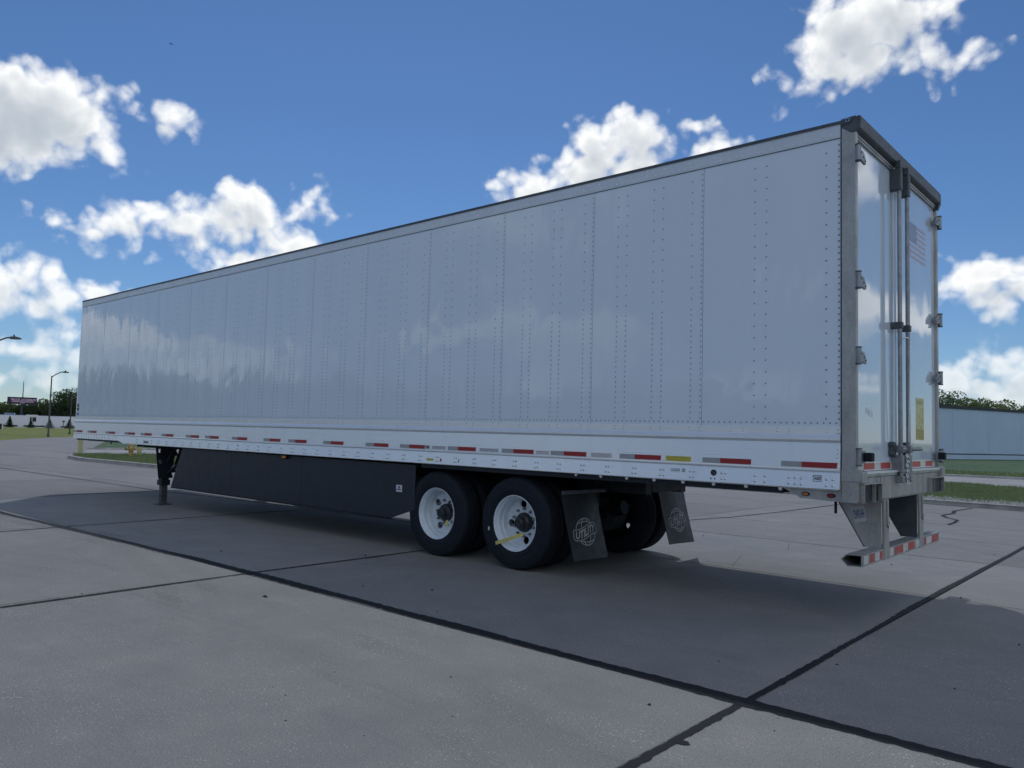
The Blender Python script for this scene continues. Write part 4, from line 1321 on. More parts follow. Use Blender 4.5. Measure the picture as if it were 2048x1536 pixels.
        strip([(-.130, 1.098), (.20, 1.098), (.085, .62), (-.072, .62)], 0)
        strip([(-.115, .62), (.085, .62), (.13, .52), (.13, .49), (-.14, .49)], 0)
        strip([(-.175, 1.098), (-.130, 1.098), (-.121, 1.03), (-.166, 1.03)], 0)
        strip([(-.157, .96), (-.112, .96), (-.095, .83), (-.140, .83)], 0)
        strip([(-.131, .75), (-.087, .75), (-.072, .62), (-.115, .62)], 0)
        strip([(.25, 1.098), (.36, 1.098), (.155, .60), (.11, .60)], 0)
        strip([(.20, 1.098), (.25, 1.098), (.228, 1.06), (.190, 1.06)], 0)
        strip([(.172, .98), (.202, .98), (.175, .90), (.150, .90)], 0)
        strip([(.135, .80), (.155, .80), (.125, .70), (.105, .70)], 0)
        wp.build('wing_plate', M['black_paint'], leg)
        for a, b in (((-.12, .96), (.0, .78)), ((.0, .78), (.07, .98)), ((.07, .98), (.13, .92))):
            MB().tube([(x + .09, y(a[0]), a[1]), (x + .09, y(b[0]), b[1])], .012, 6).build('rib', M['black_paint'], leg)
        # braces running back to the frame
        MB().tube([(x + .08, yc, .56), (x + 1.05, yc + sg * .05, 1.06)], .022, 8).build('brace', M['black_paint'], leg)
        return leg
    landing(.255, 1)
    landing(W - .255, -1)
    MB().tube([(-12.42, .3, .62), (-12.42, W - .3, .62)], .022, 8).tube([(-12.42, .3, .95), (-12.42, W - .3, .58)], .02, 6).tube([(-12.42, .3, .58), (-12.42, W - .3, .95)], .02, 6).build('cross_shaft', M['black_paint'], T)

    # ---------------- running gear
    XW = (-3.605, -4.845)
    ZW = .503

    def make_wheel():
        # outward is -y; disc sits deep in the outer wheel
        rim = [(.268, .15), (.262, .10), (.258, .05), (.262, .0), (.270, -.03), (.274, -.07), (.281, -.095), (.288, -.108), (.296, -.116), (.303, -.122), (.306, -.128), (.303, -.132), (.297, -.130), (.292, -.121), (.285, -.106), (.280, -.090), (.271, -.082), (.268, -.055), (.265, -.025), (.257, -.016), (.254, .010), (.251, .030), (.246, .045)]
        me_rim = MB().lathe_y(rim, 64)
        # disc with four hand holes
        outer = [Vector((.247 * math.cos(t), .247 * math.sin(t), 0)) for t in [2 * math.pi * q / 64 for q in range(64)]]
        holes = []
        for h in range(4):
            a = h * math.pi / 2 + .12
            holes.append([Vector((.199 * math.cos(a) + .041 * math.cos(t), .199 * math.sin(a) + .041 * math.sin(t), 0)) for t in [-2 * math.pi * q / 16 for q in range(16)]])
        loops = [outer] + holes
        tri = tessellate_polygon(loops)
        flat = [p for l in loops for p in l]
        dz = lambda p: .045 + .018 * (1 - (p.length / .247) ** 2)
        vs = [(p.x, dz(p), p.y) for p in flat] + [(p.x, dz(p) + .012, p.y) for p in flat]
        N = len(flat)
        fs = [tuple(t) for t in tri] + [tuple(N + i for i in reversed(t)) for t in tri]
        o_ = 64
        for l in holes:
            m = len(l)
            fs += [(o_ + i, o_ + (i + 1) % m, N + o_ + (i + 1) % m, N + o_ + i) for i in range(m)]
            o_ += m
        me_rim.add(vs, fs)
        rimme = me_rim.mesh('wheel', M['wheel_white'], 35)
        rimin = me_rim.mesh('wheel', M['black_paint'], 35)
        tp = [(.298, -.112), (.312, -.128), (.335, -.137), (.372, -.142), (.415, -.142), (.448, -.136), (.470, -.126), (.480, -.124), (.484, -.119), (.494, -.112), (.500, -.100)]
        for gy in (-.066, -.022, .022, .066):
            tp += [(.503, gy - .008), (.491, gy - .005), (.491, gy + .005), (.503, gy + .008)]
        tp += [(.500, .100), (.494, .112), (.484, .119), (.470, .126), (.448, .136), (.415, .142), (.372, .142), (.335, .137), (.312, .128), (.298, .112)]
        tyre = MB().lathe_y(tp, 72)
        # rib rings and raised lettering band on the sidewall
        for r in (.352, .440):
            tyre.lathe_y([(r - .003, -.1405 if r > .4 else -.139), (r, -.1445 if r < .4 else -.1405), (r + .003, -.1405 if r < .4 else -.137)], 72)
        tyreme = tyre.mesh('tyre', M['rubber'], 30)
        hub = MB().lathe_y([(.128, .058), (.128, .050), (.110, .046), (.106, .022), (.098, .004), (.088, -.006), (.066, -.012), (.060, -.034), (.057, -.064), (.050, -.072), (.040, -.074), (.038, -.068), (.024, -.066), (.022, -.070), (.0, -.070)], 32)
        for q in range(6):
            t = 2 * math.pi * q / 6
            hub.dome((.078 * math.cos(t), -.010, .078 * math.sin(t)), (0, -1, 0), .009, .009, 6)
        hubme = hub.mesh('hub', M['hub_black'], 35)
        nut = MB().cyl((0, .055, 0), (0, .026, 0), .0175, .016, 6).cyl((0, .026, 0), (0, .008, 0), .010, n=8)
        nutme = nut.mesh('lug_nut', M['rod_steel'], 30)
        return rimme, rimin, tyreme, hubme, nutme

    rimme, rimin, tyreme, hubme, nutme = make_wheel()

    def link(name, me, parent, loc=(0, 0, 0), rot=(0, 0, 0)):
        o = bpy.data.objects.new(name, me); COL.objects.link(o); o.parent = parent
        o.location = loc; o.rotation_euler = rot
        return o
    for i, xw in enumerate(XW):
        for (yc, flip, full) in ((.175, 0, True), (.515, math.pi, False), (W - .175, math.pi, True), (W - .515, 0, False)):
            spin = (0.0, -.84)[i] + (0 if full else 1)
            w = link('wheel', rimme if full else rimin, T, Vector((xw, yc, ZW)) + off, (0, spin, flip))
            link('tyre', tyreme, w)
            if full:
                link('hub', hubme, w)
                for q in range(10):
                    t = 2 * math.pi * (q + .5) / 10
                    link('lug_nut', nutme, w, (.150 * math.cos(t), 0, .150 * math.sin(t)))
        ax = MB().cyl((xw, .3, ZW), (xw, W - .3, ZW), .068, n=16).build('axle', M['black_paint'], T, smooth=40)
        for y in (.76, W - .76):
            MB().cyl((xw, y - .12, ZW), (xw, y + .12, ZW), .205, n=24).build('brake_drum', M['dark_steel'], ax, smooth=40)
            MB().cyl((xw + .22, y + .22 * (1 if y < 1 else -1), ZW + .08), (xw + .40, y + .22 * (1 if y < 1 else -1), ZW + .12), .085, n=14).build('brake_chamber', M['black_paint'], ax, smooth=40)
            # air spring and trailing arm
            MB().prism_y([(xw - .52, .74), (xw - .44, .80), (xw + .10, .62), (xw + .42, .60), (xw + .42, .54), (xw + .05, .54)], y + .20 - .05, y + .20 + .05).build('trailing_arm', M['black_paint'], ax)
            MB().lathe_z([(.07, .60), (.115, .63), (.13, .70), (.115, .76), (.13, .82), (.12, .87), (.06, .88)], 18, (xw + .33, y + .2, 0)).build('air_spring', M['rubber'], ax, smooth=60)
    # slider frame
    sf = MB()
    for y in (.86, W - .98):
        sf.box(-6.75, -2.45, y, y + .11, .86, 1.045)
    for x in (-6.7, -5.5, -4.2, -3.0, -2.5):
        sf.box(x - .05, x + .05, .99, W - .99, .88, .985)
    sl = sf.build('slider_frame', M['black_paint'], T)
    for y in (.84, W - 1.0):
        for x in (-5.32, -4.08):
            MB().prism_y([(x - .12, .86), (x + .12, .86), (x + .07, .66), (x - .07, .66)], y, y + .15).build('hanger', M['black_paint'], sl)
    MB().cyl((-6.0, .95, .80), (-6.0, 1.75, .80), .13, n=20).build('air_tank', M['black_paint'], T, smooth=40)

    # chalk mark left on the rear tyre
    MB().box(XW[0] - .372, XW[0] - .352, .0300, .0335, .395, .435).build('chalk_mark', M['decal_white'], T)
    # ribbon tags tied to the hubs
    pts = []
    def ribbon(nm, pts, half, wdir):
        vs = []; fs = []
        for k, p in enumerate(pts):
            p = Vector(p); w_ = Vector(wdir) * half
            for s in (-1, 1):
                vs.append(p + w_ * s)
            for s in (-1, 1):
                vs.append(p + w_ * s + Vector((0, .0012, 0)))
        for k in range(len(pts) - 1):
            a = k * 4; b = a + 4
            fs += [(a, a + 1, b + 1, b), (a + 3, a + 2, b + 2, b + 3), (a, b, b + 2, a + 2), (a + 1, a + 3, b + 3, b + 1)]
        MB().add(vs, fs).build(nm, M['ribbon_yellow'], T, smooth=60)
    ribbon('ribbon_tag', [(XW[0] + .10, .085, .395), (XW[0] + .06, .06, .375), (XW[0] - .02, .045, .345), (XW[0] - .10, .036, .315), (XW[0] - .17, .030, .29), (XW[0] - .25, .026, .265)], .019, (-.25, 0, .97))
    ribbon('ribbon_tag', [(XW[1] + .13, .10, .43), (XW[1] + .15, .085, .40), (XW[1] + .16, .08, .36)], .022, (.9, 0, .3))
    # ---------------- mud flaps
    def flap(y0, y1, lab):
        xt, xb, zt, zb = -2.925, -2.775, .868, .190
        nu, nv = 8, 12
        P = lambda u, v, dx=0.0: (xt + (xb - xt) * (v ** 1.25) + dx + .022 * math.sin(u * math.pi) * math.sin(v * math.pi) - .012 * math.cos(u * 2 * math.pi) * (1 - v), y0 + (y1 - y0) * (u + .02 * (v - .5)), zt + (zb - zt) * v + .008 * math.cos(u * 3) * v)
        vs = []; fs = []
        for s in (0, 1):
            for j in range(nv + 1):
                for i in range(nu + 1):
                    vs.append(P(i / nu, j / nv, -.008 * s))
        st = (nu + 1) * (nv + 1)
        for j in range(nv):
            for i in range(nu):
                a = j * (nu + 1) + i
                fs.append((a, a + 1, a + nu + 2, a + nu + 1)); fs.append((st + a, st + a + nu + 1, st + a + nu + 2, st + a + 1))
        for i in range(nu):
            fs.append((i, st + i, st + i + 1, i + 1)); b = nv * (nu + 1) + i
            fs.append((b, b + 1, st + b + 1, st + b))
        for j in range(nv):
            a = j * (nu + 1); b = a + nu + 1
            fs.append((a, b, st + b, st + a)); a += nu; b += nu
            fs.append((a, st + a, st + b, b))
        f = MB().add(vs, fs).build('mud_flap', M['flap_rubber'], T, smooth=60)
        br = MB().box(xt - .012, xt + .014, y0 - .015, y1 + (.14 if y0 < 1 else .01), .862, .900).build('flap_bracket', M['dark_steel'], f)
        bb = MB()
        for q in range(5):
            bb.dome((xt + .014, y0 + .04 + q * (y1 - y0 - .08) / 4, .881), (1, 0, 0), .011, .007, 6)
        o = bb.build('bolts', M['dark_steel'], f); o['kind'] = 'stuff'
        MB().tube([(xt - .01, y0 + .3, .885), (-3.0, 1.295, .93)], .02, 6).build('flap_arm', M['black_paint'], f)
        # printed globe with name banner
        cv = .585; cu = .44 if y0 < 1 else .46
        hw = (y1 - y0); hh = (zt - zb)
        uv = lambda a, b: P(cu + a / hw, cv - b / hh, .0022)
        lg = MB()

        def stroke(pts, w_=.0040, closed=False):
            k = len(pts)
            vs = []; fs = []
            for i, (a, b) in enumerate(pts):
                p = pts[(i - 1) % k] if closed or i > 0 else pts[i]
                q = pts[(i + 1) % k] if closed or i < k - 1 else pts[i]
                dx, dy = q[0] - p[0], q[1] - p[1]; L = math.hypot(dx, dy) or 1
                nx, ny = -dy / L * w_, dx / L * w_
                vs += [uv(a + nx, b + ny), uv(a - nx, b - ny)]
            for i in range(k if closed else k - 1):
                j = (i + 1) % k
                fs.append((2 * i, 2 * i + 1, 2 * j + 1, 2 * j))
            lg.add(vs, fs)
        mid = lambda a: .030 * (a / .19) + .012 * math.sin(a / .19 * math.pi)
        bh = .060
        top = lambda a: mid(a) + bh * (1 - .12 * abs(a) / .19); bot = lambda a: mid(a) - bh * (1 - .12 * abs(a) / .19)
        aa = [-.185 + .37 * i / 28 for i in range(29)]
        stroke([(a, top(a)) for a in aa] + [(.200, mid(.19) + .035), (.197, mid(.19) - .03)] + [(a, bot(a)) for a in reversed(aa)] + [(-.200, mid(-.19) - .03), (-.197, mid(-.19) + .035)], .0042, True)
        RX, RY = .155, .138

        def clipped(pts):
            run = []
            for a, b in pts + [(9, 0)]:
                ok = a < 1 and (b > top(a) + .004 or b < bot(a) - .004)
                if ok:
                    run.append((a, b))
                else:
                    if len(run) > 1:
                        stroke(run)
                    run = []
        T_ = [2 * math.pi * i / 72 for i in range(73)]
        clipped([(RX * math.cos(t), RY * math.sin(t)) for t in T_])
        clipped([(RX * .45 * math.cos(t), RY * math.sin(t)) for t in T_])
        for lat, cc in ((.60, .16), (-.60, -.16)):
            w_ = math.sqrt(1 - lat * lat)
            clipped([(RX * w_ * s, RY * (lat + cc * (1 - s * s))) for s in [-1 + i / 12 for i in range(25)]])
        lg.build('globe_print', M['flap_print'], f, fix=False)
        vs, fs = text_mesh('UTILITY', 1.0, 0.035)
        x0 = min(v.x for v in vs); x1 = max(v.x for v in vs); y0_ = min(v.y for v in vs); y1_ = max(v.y for v in vs)
        q = []
        for v in vs:
            s = (v.x - (x0 + x1) / 2) / (x1 - x0); t = (v.y - (y0_ + y1_) / 2) / (y1_ - y0_)
            a = s * .335 + t * .018
            q.append(uv(a, mid(a) + t * .088 * (1 - .15 * abs(s) * 2)))
        MB().add(q, fs).build('lettering', M['flap_print'], f, fix=False)
    flap(.03, .64, True)
    flap(1.94, 2.55, False)
    return T


TR = build_trailer()


def build_rear(T):
    # ---------------- rear frame
    for (y0, y1) in ((0.0, .036), (W - .036, W)):
        MB().box(-.1190, 0.0, y0 - .004, y1 + .004, 1.0, 4.09).build('corner_post', M['galvanised'], T, bevel=.006)
    hp = [(-.115, 4.112), (.022, 4.124), (.034, 4.120), (.034, 4.02), (.020, 4.005), (-.005, 3.992), (-.04, 3.992), (-.115, 4.05)]
    hd = MB().prism_y(hp, -.006, W - .05)
    hd.build('header', M['dark_steel'], T, bevel=.003)
    MB().prism_y([(-.115, 4.112), (.022, 4.118), (.034, 4.112), (.034, 4.01), (.01, 3.95), (-.02, 3.93), (-.115, 4.0)], W - .049, W + .004).build('header_end', M['dark_steel'], T)
    lt = MB().box(-.03, -.0055, .04, W - .06, 3.972, 3.990).build('header_trim', M['galvanised'], T)
    MB().box(-.03, -.0105, .04, W - .06, 3.955, 3.9675).build('lower_lip', M['galvanised'], lt)
    # lifting eye at the corner
    MB().prism_y([(-.118, 4.07), (-.05, 4.075), (.0, 4.126), (-.03, 4.126), (-.118, 4.118)], -.012, -.0065).build('corner_gusset', M['dark_steel'], T)
    e = MB().lathe_y([(.0105, -.006), (.017, -.006), (.017, .006), (.0105, .006)], 16, True, (-.062, -.018, 4.098)).build('lifting_eye', M['chrome'], T)
    # sill
    sp = [(-.118, 1.235), (.0, 1.235), (.024, 1.228), (.024, 1.205), (.010, 1.198), (.010, 1.015), (.0, 1.0), (-.118, 1.0)]
    sill = MB().prism_y(sp, -.006, W + .004).build('rear_sill', M['galvanised'], T, bevel=.003)
    MB().box(-.02, .030, .06, W - .1, 1.2295, 1.246).build('threshold', M['aluminium'], sill)
    for (y0, y1) in ((-.010, .10), (W - .10, W + .014)):
        MB().prism_y([(-.119, 1.262), (.02, 1.262), (.05, 1.245), (.05, 1.165), (-.119, 1.165)], y0, y1).build('corner_block', M['galvanised'], sill, bevel=.005)
    # dock bumper pockets: open boxes with a divider
    for (y0, y1, sg) in ((.045, .50, 1), (W - .50, W - .002, -1)):
        pk = MB()
        t = .008
        pk.box(.0105, .045, y0, y1, 1.145, 1.145 + t)
        pk.box(.0105, .045, y0, y0 + t, 1.0005, 1.1448)
        pk.box(.0105, .045, y1 - t, y1, 1.0005, 1.1448)
        p = pk.build('dock_bumper_pocket', M['galvanised'], sill, bevel=.002)
        yd = y0 + .28 if sg > 0 else y0 + .12
        MB().box(.0105, .043, yd, yd + .006, 1.0005, 1.1448).build('divider', M['galvanised'], sill)
        MB().box(.0105, .0135, y0 + t, y1 - t, 1.003, 1.143).build('pocket_back', M['black_paint'], sill)  # black sheet stands in for the shade deep in the pocket
    # weld seams on the sill
    for y in (.56, 1.9):
        MB().box(.0102, .0118, y, y + .006, 1.02, 1.196).build('weld_seam', M['dark_steel'], sill)
    # ---------------- doors
    XD = -.03
    doors = []
    for k, (y0, y1) in enumerate(((.040, 1.290), (1.300, W - .040))):
        d = MB().box(-.09, XD, y0, y1, 1.246, 3.955).build('rear_door', M['door_white'], T, bevel=.004)
        d['label'] = 'glossy white rear door with the flag sticker' if k else 'glossy white rear door on the near side'
        doors.append(d)
        sl = MB()
        sl.box(XD - .02, XD + .006, y0 - .014, y0 - .001, 1.25, 3.95).box(XD - .02, XD + .006, y1 + .001, y1 + .0045, 1.25, 3.95)
        sl.build('door_seal', M['rubber'], d)
        # protective strip at the bottom carrying tape
        MB().box(XD + .0008, XD + .004, y0 + .02, y1 - .02, 1.252, 1.324).build('kick_strip', M['aluminium'], d)
        spans = ((.24, .515), (.692, .962)) if k == 0 else ((1.673, 1.945), (2.137, 2.40))
        ends = (y0 + .03, y1 - .03)
        tw = MB().box(XD + .0045, XD + .0058, ends[0], ends[1], 1.258, 1.316).build('white_tape', M['tape_white_rear'], d)
        for a, b in spans:
            MB().box(XD + .0062, XD + .0074, a, b, 1.261, 1.313).build('red_tape', M['tape_red_rear'], d)
        # vertical inner edge moulding
        if k == 0:
            MB().box(XD + .001, XD + .012, y1 - .14, y1 - .10, 1.33, 3.93).build('door_rib', M['door_white'], d)
            MB().box(XD + .001, XD + .016, y1 - .028, y1 - .004, 1.33, 3.94).build('edge_bead', M['aluminium'], d)
        else:
            MB().box(XD + .001, XD + .016, y0 + .004, y0 + .024, 1.33, 3.94).build('edge_bead', M['aluminium'], d)
    # hinges
    def hinge(d, z, sg, bumper=False):
        yp = -.006 if sg > 0 else W + .006         # pin line
        Y = lambda q: yp + sg * q
        lo = lambda a, b: (min(a, b), max(a, b))
        a, b = lo(Y(.010), Y(.115))
        h = MB().prism([(.010, .048), (.125, .036), (.185, -.020), (.175, -.055), (.110, -.050), (.010, -.034)] if not bumper else [(.01, .05), (.15, .05), (.15, -.05), (.01, -.05)],
                       lambda q, zz: (.0015, Y(q), z + zz), lambda q, zz: (.022, Y(q), z + zz)).build('hinge', M['rod_steel'], d, bevel=.003)
        MB().cyl((.016, yp, z - .060), (.016, yp, z + .060), .021, n=12).build('pin', M['rod_steel'], h, smooth=40)
        MB().cyl((.016, yp, z + .061), (.016, yp, z + .071), .024, n=10).cyl((.016, yp, z - .071), (.016, yp, z - .061), .024, n=10).build('pin_caps', M['dark_steel'], h)
        for q, zz in ((.06, .018), (.115, -.006), (.155, -.030)):
            MB().dome((.022, Y(q), z + zz), (1, 0, 0), .009, .006).build('bolt', M['dark_steel'], h)
        if bumper:
            MB().box(.0225, .085, *lo(Y(.085), Y(.175)), z - .036, z + .036).build('rubber_bumper', M['rubber'], h, bevel=.012)
    for z in (3.815, 2.778, 2.17):
        hinge(doors[0], z, 1); hinge(doors[1], z, -1)
    hinge(doors[0], 1.365, 1, True); hinge(doors[1], 1.365, -1, True)
    # locking rods, one to each door
    for k, y in enumerate((1.035, 1.285)):
        d = doors[k]
        xr = .042
        r = MB().cyl((xr, y, 1.17), (xr, y, 4.03), .0185, n=14).build('lock_rod', M['dark_steel'] if False else M['rod_steel'], d, smooth=40)
        MB().box(XD + .001, xr + .024, y - .036, y + .030, 3.76, 3.96).build('top_guide', M['dark_steel'], r, bevel=.010)
        MB().box(xr - .03, xr + .020, y - .028, y + .028, 3.965, 4.035).build('top_cam', M['dark_steel'], r, bevel=.006)
        for z in (2.535,):
            MB().box(XD + .001, xr + .026, y - .030, y + .030, z - .03, z + .03).build('rod_guide', M['dark_steel'], r, bevel=.008)
        MB().box(XD + .001, xr + .024, y - .032, y + .032, 1.225, 1.375).build('bottom_guide', M['rod_steel'], r, bevel=.006)
        MB().box(-.005, xr + .028, y - .030, y + .030, 1.135, 1.195).build('keeper', M['rod_steel'], r, bevel=.005)
        for s in (-.012, .012):
            MB().dome((xr + .028, y + s, 1.166 + s), (1, 0, 0), .009, .007).build('keeper_bolt', M['chrome'], r)
        # swing handle and its catch
        zh = 1.432
        MB().box(XD + .006, xr + .03, y - .036, y + .036, zh - .032, zh + .032).build('handle_hub', M['rod_steel'], r, bevel=.006)
        sg = -1 if k == 0 else 1
        ln = .13 if k == 0 else .25
        MB().tube([(xr + .012, y, zh), (xr + .05, y + sg * .06, zh), (xr + .055, y + sg * ln * .6, zh + .004), (xr + .05, y + sg * ln, zh - .004)], [.017, .018, .020, .012], 10).build('handle', M['rod_steel'], r, smooth=50)
        c = MB().prism([(-.055, .055), (.0, .062), (.020, .035), (.005, .015), (.005, -.02), (.015, -.045), (-.02, -.075), (-.05, -.035)], lambda q, zz: (XD + .003, y + sg * (.10 + q), zh + zz), lambda q, zz: (XD + .05, y + sg * (.10 + q), zh + zz)).build('handle_catch', M['dark_steel'], r, bevel=.003)
    # door-holding hook rod running down beside the second rod
    MB().tube([(.01, 1.15, 2.425), (.055, 1.19, 2.44), (.075, 1.215, 2.43), (.078, 1.220, 2.38), (.078, 1.222, 2.25), (.070, 1.225, 1.9), (.06, 1.228, 1.50)], .0075, 8).build('hold_back_rod', M['chrome'], doors[0], smooth=60)
    # chains between the keepers
    for cy, dy in ((1.135, .0), (1.185, .01)):
        pts = [(.062, cy, 1.375), (.066, cy + .012 + dy, 1.33), (.064, cy - .006, 1.29), (.066, cy + .008, 1.25), (.064, cy - .004, 1.20), (.068, cy + .006, 1.15), (.064, cy, 1.095)]
        L = []
        for a, b in zip(pts, pts[1:]):
            for q in range(2):
                L.append(Vector(a).lerp(Vector(b), q / 2))
        ch = MB()
        for q, c in enumerate(L):
            rad = .011
            loop = [(c.x + (rad * .55 * math.cos(t) if q % 2 else 0), c.y + (0 if q % 2 else rad * .6 * math.cos(t)), c.z + rad * 1.5 * math.sin(t)) for t in [2 * math.pi * s / 9 for s in range(10)]]
            ch.tube(loop, .0028, 5)
        ch.build('seal_chain', M['chrome'], doors[0], smooth=60)
    # flag sticker
    x = XD + .0006
    y0, y1, z0, z1 = 1.535, 2.215, 3.285, 3.630
    fl = MB()
    cant_y = y0 + (y1 - y0) * .52; cant_z = z1 - (z1 - z0) * 7 / 13
    for s in range(0, 13, 2):
        a = z1 - (z1 - z0) * (s + 1) / 13; b = z1 - (z1 - z0) * s / 13
        fl.box(x, x + .0008, cant_y if s < 7 else y0, y1, a, b)
    f = fl.build('flag_stripes', M['flag_red'], doors[1])
    MB().box(x, x + .0008, y0, cant_y - .001, cant_z, z1).build('flag_canton', M['flag_blue'], doors[1])
    st = MB()
    for r_ in range(9):
        for c_ in range(6 if r_ % 2 == 0 else 5):
            yy = y0 + (cant_y - y0) * ((c_ + (.5 if r_ % 2 == 0 else 1.0)) / 6); zz = z1 - (z1 - cant_z) * (r_ + .6) / 9.3
            st.prism([(.011 * (1 if q % 2 == 0 else .42) * math.cos(math.pi / 2 + q * math.pi / 5), .009 * (1 if q % 2 == 0 else .42) * math.sin(math.pi / 2 + q * math.pi / 5)) for q in range(10)], lambda a, b: (x + .0009, yy + a, zz + b), lambda a, b: (x + .0014, yy + a, zz + b))
    o = st.build('flag_stars', M['decal_white'], doors[1]); o['kind'] = 'stuff'
    # yellow instruction label
    yl = MB().box(x, x + .0008, 1.825, 2.11, 1.521, 1.930).build('instruction_label', M['decal_pale_yellow'], doors[1])
    MB().box(x + .0009, x + .0014, 1.828, 2.107, 1.524, 1.625).build('label_foot', M['decal_olive'], yl)
    pr = MB()
    sq = [(.0, .30), (.05, .315), (.06, .26), (-.02, .25), (-.05, .22), (.03, .21), (.06, .17), (-.03, .17), (-.06, .14), (.02, .13), (.04, .09)]
    for a, b in zip(sq, sq[1:]):
        pr.cyl((x + .001, 1.975 + a[0] * 1.6, 1.52 + a[1]), (x + .001, 1.975 + b[0] * 1.6, 1.52 + b[1]), .0022, n=4)
    rr = random.Random(12)
    for zz in (1.895, 1.875, 1.60, 1.575, 1.55):
        u = 1.85
        while u < 2.06:
            w_ = rr.uniform(.012, .035); pr.box(x + .0015, x + .0021, u, u + w_, zz - .005, zz + .005); u += w_ + .008
    pr.build('print', M['decal_olive'], yl)
    # faint marker scrawl on the near door
    sc = MB()
    pts = [(.30, 1.77), (.315, 1.72), (.335, 1.775), (.35, 1.71), (.37, 1.765), (.385, 1.70), (.40, 1.755), (.415, 1.695), (.43, 1.76)]
    for a, b in list(zip(pts, pts[1:])) + [((.45, 1.78), (.46, 1.69)), ((.46, 1.69), (.48, 1.745)), ((.48, 1.745), (.50, 1.685))]:
        sc.cyl((x, a[0], a[1]), (x, b[0], b[1]), .0006, n=4)
    sc.build('marker_scrawl', M['decal_grey'], doors[0])

    # ---------------- rear impact guard
    g = empty('rear_bumper_guard'); g.parent = T; g.location = -T.location
    def gp(name, mb, mat, **k):
        o = mb.build(name, M[mat], None, **k); o.parent = g; return o
    # hexagonal bar, open at the ends
    y0, y1 = .11, 2.535
    hx = [(-.165, .540), (-.118, .585), (.002, .588), (.002, .494), (-.110, .488)]
    ins = [(-.152, .540), (-.114, .577), (-.006, .580), (-.006, .502), (-.107, .496)]
    n = len(hx)
    vs = [(a, y0, b) for a, b in hx] + [(a, y1, b) for a, b in hx] + [(a, y0, b) for a, b in ins] + [(a, y1, b) for a, b in ins]
    fs = []
    for i in range(n):
        j = (i + 1) % n
        fs += [(i, j, n + j, n + i), (2 * n + i, 3 * n + i, 3 * n + j, 2 * n + j), (i, 2 * n + i, 2 * n + j, j), (n + i, n + j, 3 * n + j, 3 * n + i)]
    bar = gp('bumper_bar', MB().add(vs, fs), 'galvanised')
    MB().box(-.15, -.01, 1.2, 1.21, .505, .575).build('bar_bulkhead', M['dark_steel'], bar, loc=(0, 0, 0))
    tr = MB()
    for (a, b) in ((.14, .60), (.84, 1.68), (2.02, 2.52)):
        yy = a
        while yy < b:
            tr.box(-.10, -.02, yy, yy + .008, .5865, .5895); yy += .026
    o = tr.build('anti_slip_treads', M['galvanised'], bar, loc=(0, 0, 0)); o['kind'] = 'stuff'
    red = [(.30, .44), (.56, .645), (1.0, 1.25), (1.40, 1.62), (1.965, 2.04), (2.24, 2.50)]
    wht = [(.155, .26), (.44, .56), (.845, .955), (1.25, 1.40), (1.66, 1.80), (2.04, 2.24)]
    for mt, l in (('tape_red_rear', red), ('tape_white_rear', wht)):
        for a, b in l:
            MB().box(.0026, .0036, a, b - .003, .508, .574).build('reflective_tape', M[mt], bar, loc=(0, 0, 0))
    sf = MB(); rr = random.Random(8)
    for _ in range(26):
        a = rr.uniform(.16, 2.5); b = rr.uniform(.51, .57); q = rr.uniform(.006, .02)
        sf.add([(.0041, a - q, b), (.0041, a + q * .2, b - q * .7), (.0041, a + q, b + q * .3), (.0041, a, b + q * .6)], [(0, 1, 2, 3)])
    o = sf.build('scuff_marks', M['decal_grey'], bar, loc=(0, 0, 0), fix=False); o['kind'] = 'stuff'
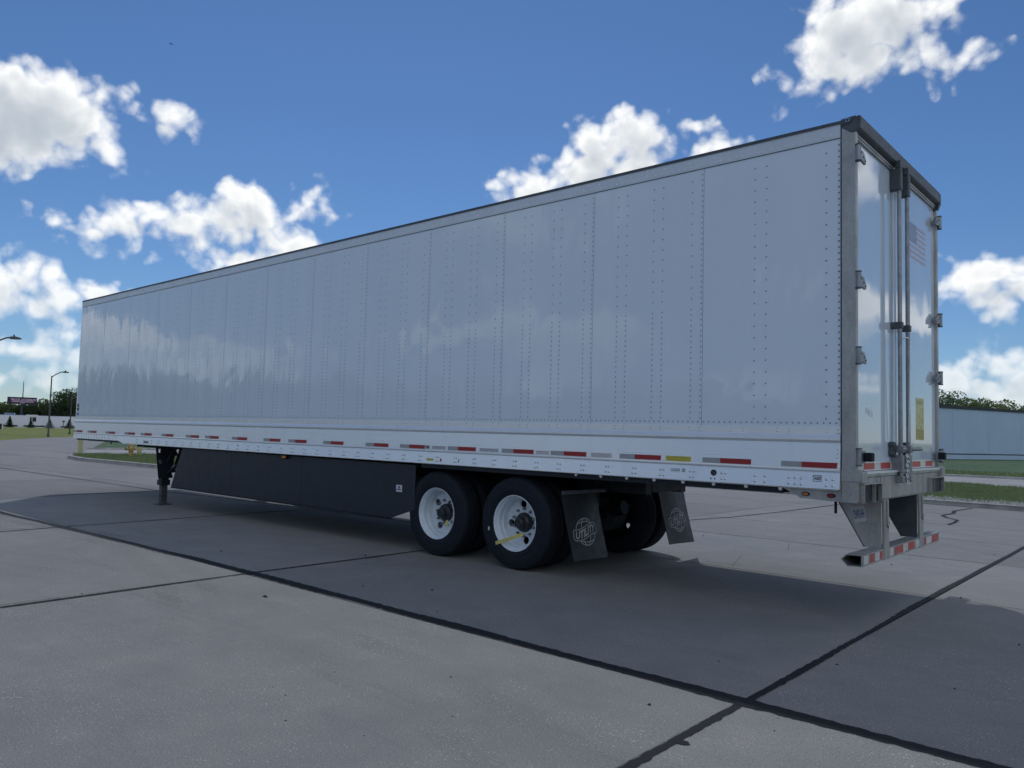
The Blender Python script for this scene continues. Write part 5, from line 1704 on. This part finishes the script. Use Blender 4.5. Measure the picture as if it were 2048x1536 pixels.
    for ys in (.66, 1.77):
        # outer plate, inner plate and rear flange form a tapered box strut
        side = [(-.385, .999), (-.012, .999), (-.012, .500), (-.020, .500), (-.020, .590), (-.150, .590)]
        st = gp('strut', MB().prism_y([(-.385, .999), (-.012, .999), (-.012, .5895), (-.148, .5895)], ys, ys + .006), 'galvanised' if ys < 1 else 'dark_steel', bevel=.0015)  # second strut's plate is darker, to give the shade inside its channel
        MB().prism([(ys + .0065, .999), (ys + .135, .999), (ys + .150, .60), (ys + .150, .492), (ys + .020, .492), (ys + .02, .60)], lambda a, b: (-.011, a, b), lambda a, b: (.0105, a, b)).build('strut_flange', M['galvanised'], st, loc=(0, 0, 0), bevel=.004)
        MB().prism([(ys + .055, .998), (ys + .075, .998), (ys + .085, .80), (ys + .105, .775), (ys + .120, .80), (ys + .13, .81), (ys + .10, .755), (ys + .072, .785)], lambda a, b: (.0108, a, b), lambda a, b: (.022, a, b)).build('strut_rib', M['galvanised'], st, loc=(0, 0, 0))
        MB().add([(-.385, ys, .999), (-.148, ys, .5895), (-.148, ys + .13, .5895), (-.385, ys + .13, .999), (-.393, ys, .995), (-.156, ys, .586), (-.156, ys + .13, .586), (-.393, ys + .13, .995)], [(0, 1, 2, 3), (7, 6, 5, 4), (0, 4, 5, 1), (3, 2, 6, 7), (1, 5, 6, 2), (0, 3, 7, 4)]).build('strut_front_plate', M['dark_steel'], st, loc=(0, 0, 0))
    # number plate on the near strut
    a = Vector((-.262, .651, .921)); b = Vector((-.150, .651, .945)); c = Vector((-.128, .651, .812)); dd = Vector((-.226, .651, .786))
    pl = gp('number_plate', MB().add([a, b, c, dd] + [p + Vector((0, .003, 0)) for p in (a, b, c, dd)], [(0, 3, 2, 1), (4, 5, 6, 7), (0, 1, 5, 4), (1, 2, 6, 5), (2, 3, 7, 6), (3, 0, 4, 7)]), 'decal_white')
    bil = lambda u, v: a * (1 - u) * (1 - v) + b * u * (1 - v) + c * u * v + dd * (1 - u) * v + Vector((0, -.0012, 0))
    vs, fs = text_mesh('12WR34H', 1.0, 0.02)
    x0 = min(v.x for v in vs); x1 = max(v.x for v in vs); y0 = min(v.y for v in vs); y1 = max(v.y for v in vs)
    MB().add([bil(.07 + .86 * (v.x - x0) / (x1 - x0), .80 - .58 * (v.y - y0) / (y1 - y0)) for v in vs], fs).build('characters', M['decal_blue'], pl, loc=(0, 0, 0), fix=False)


build_rear(TR)
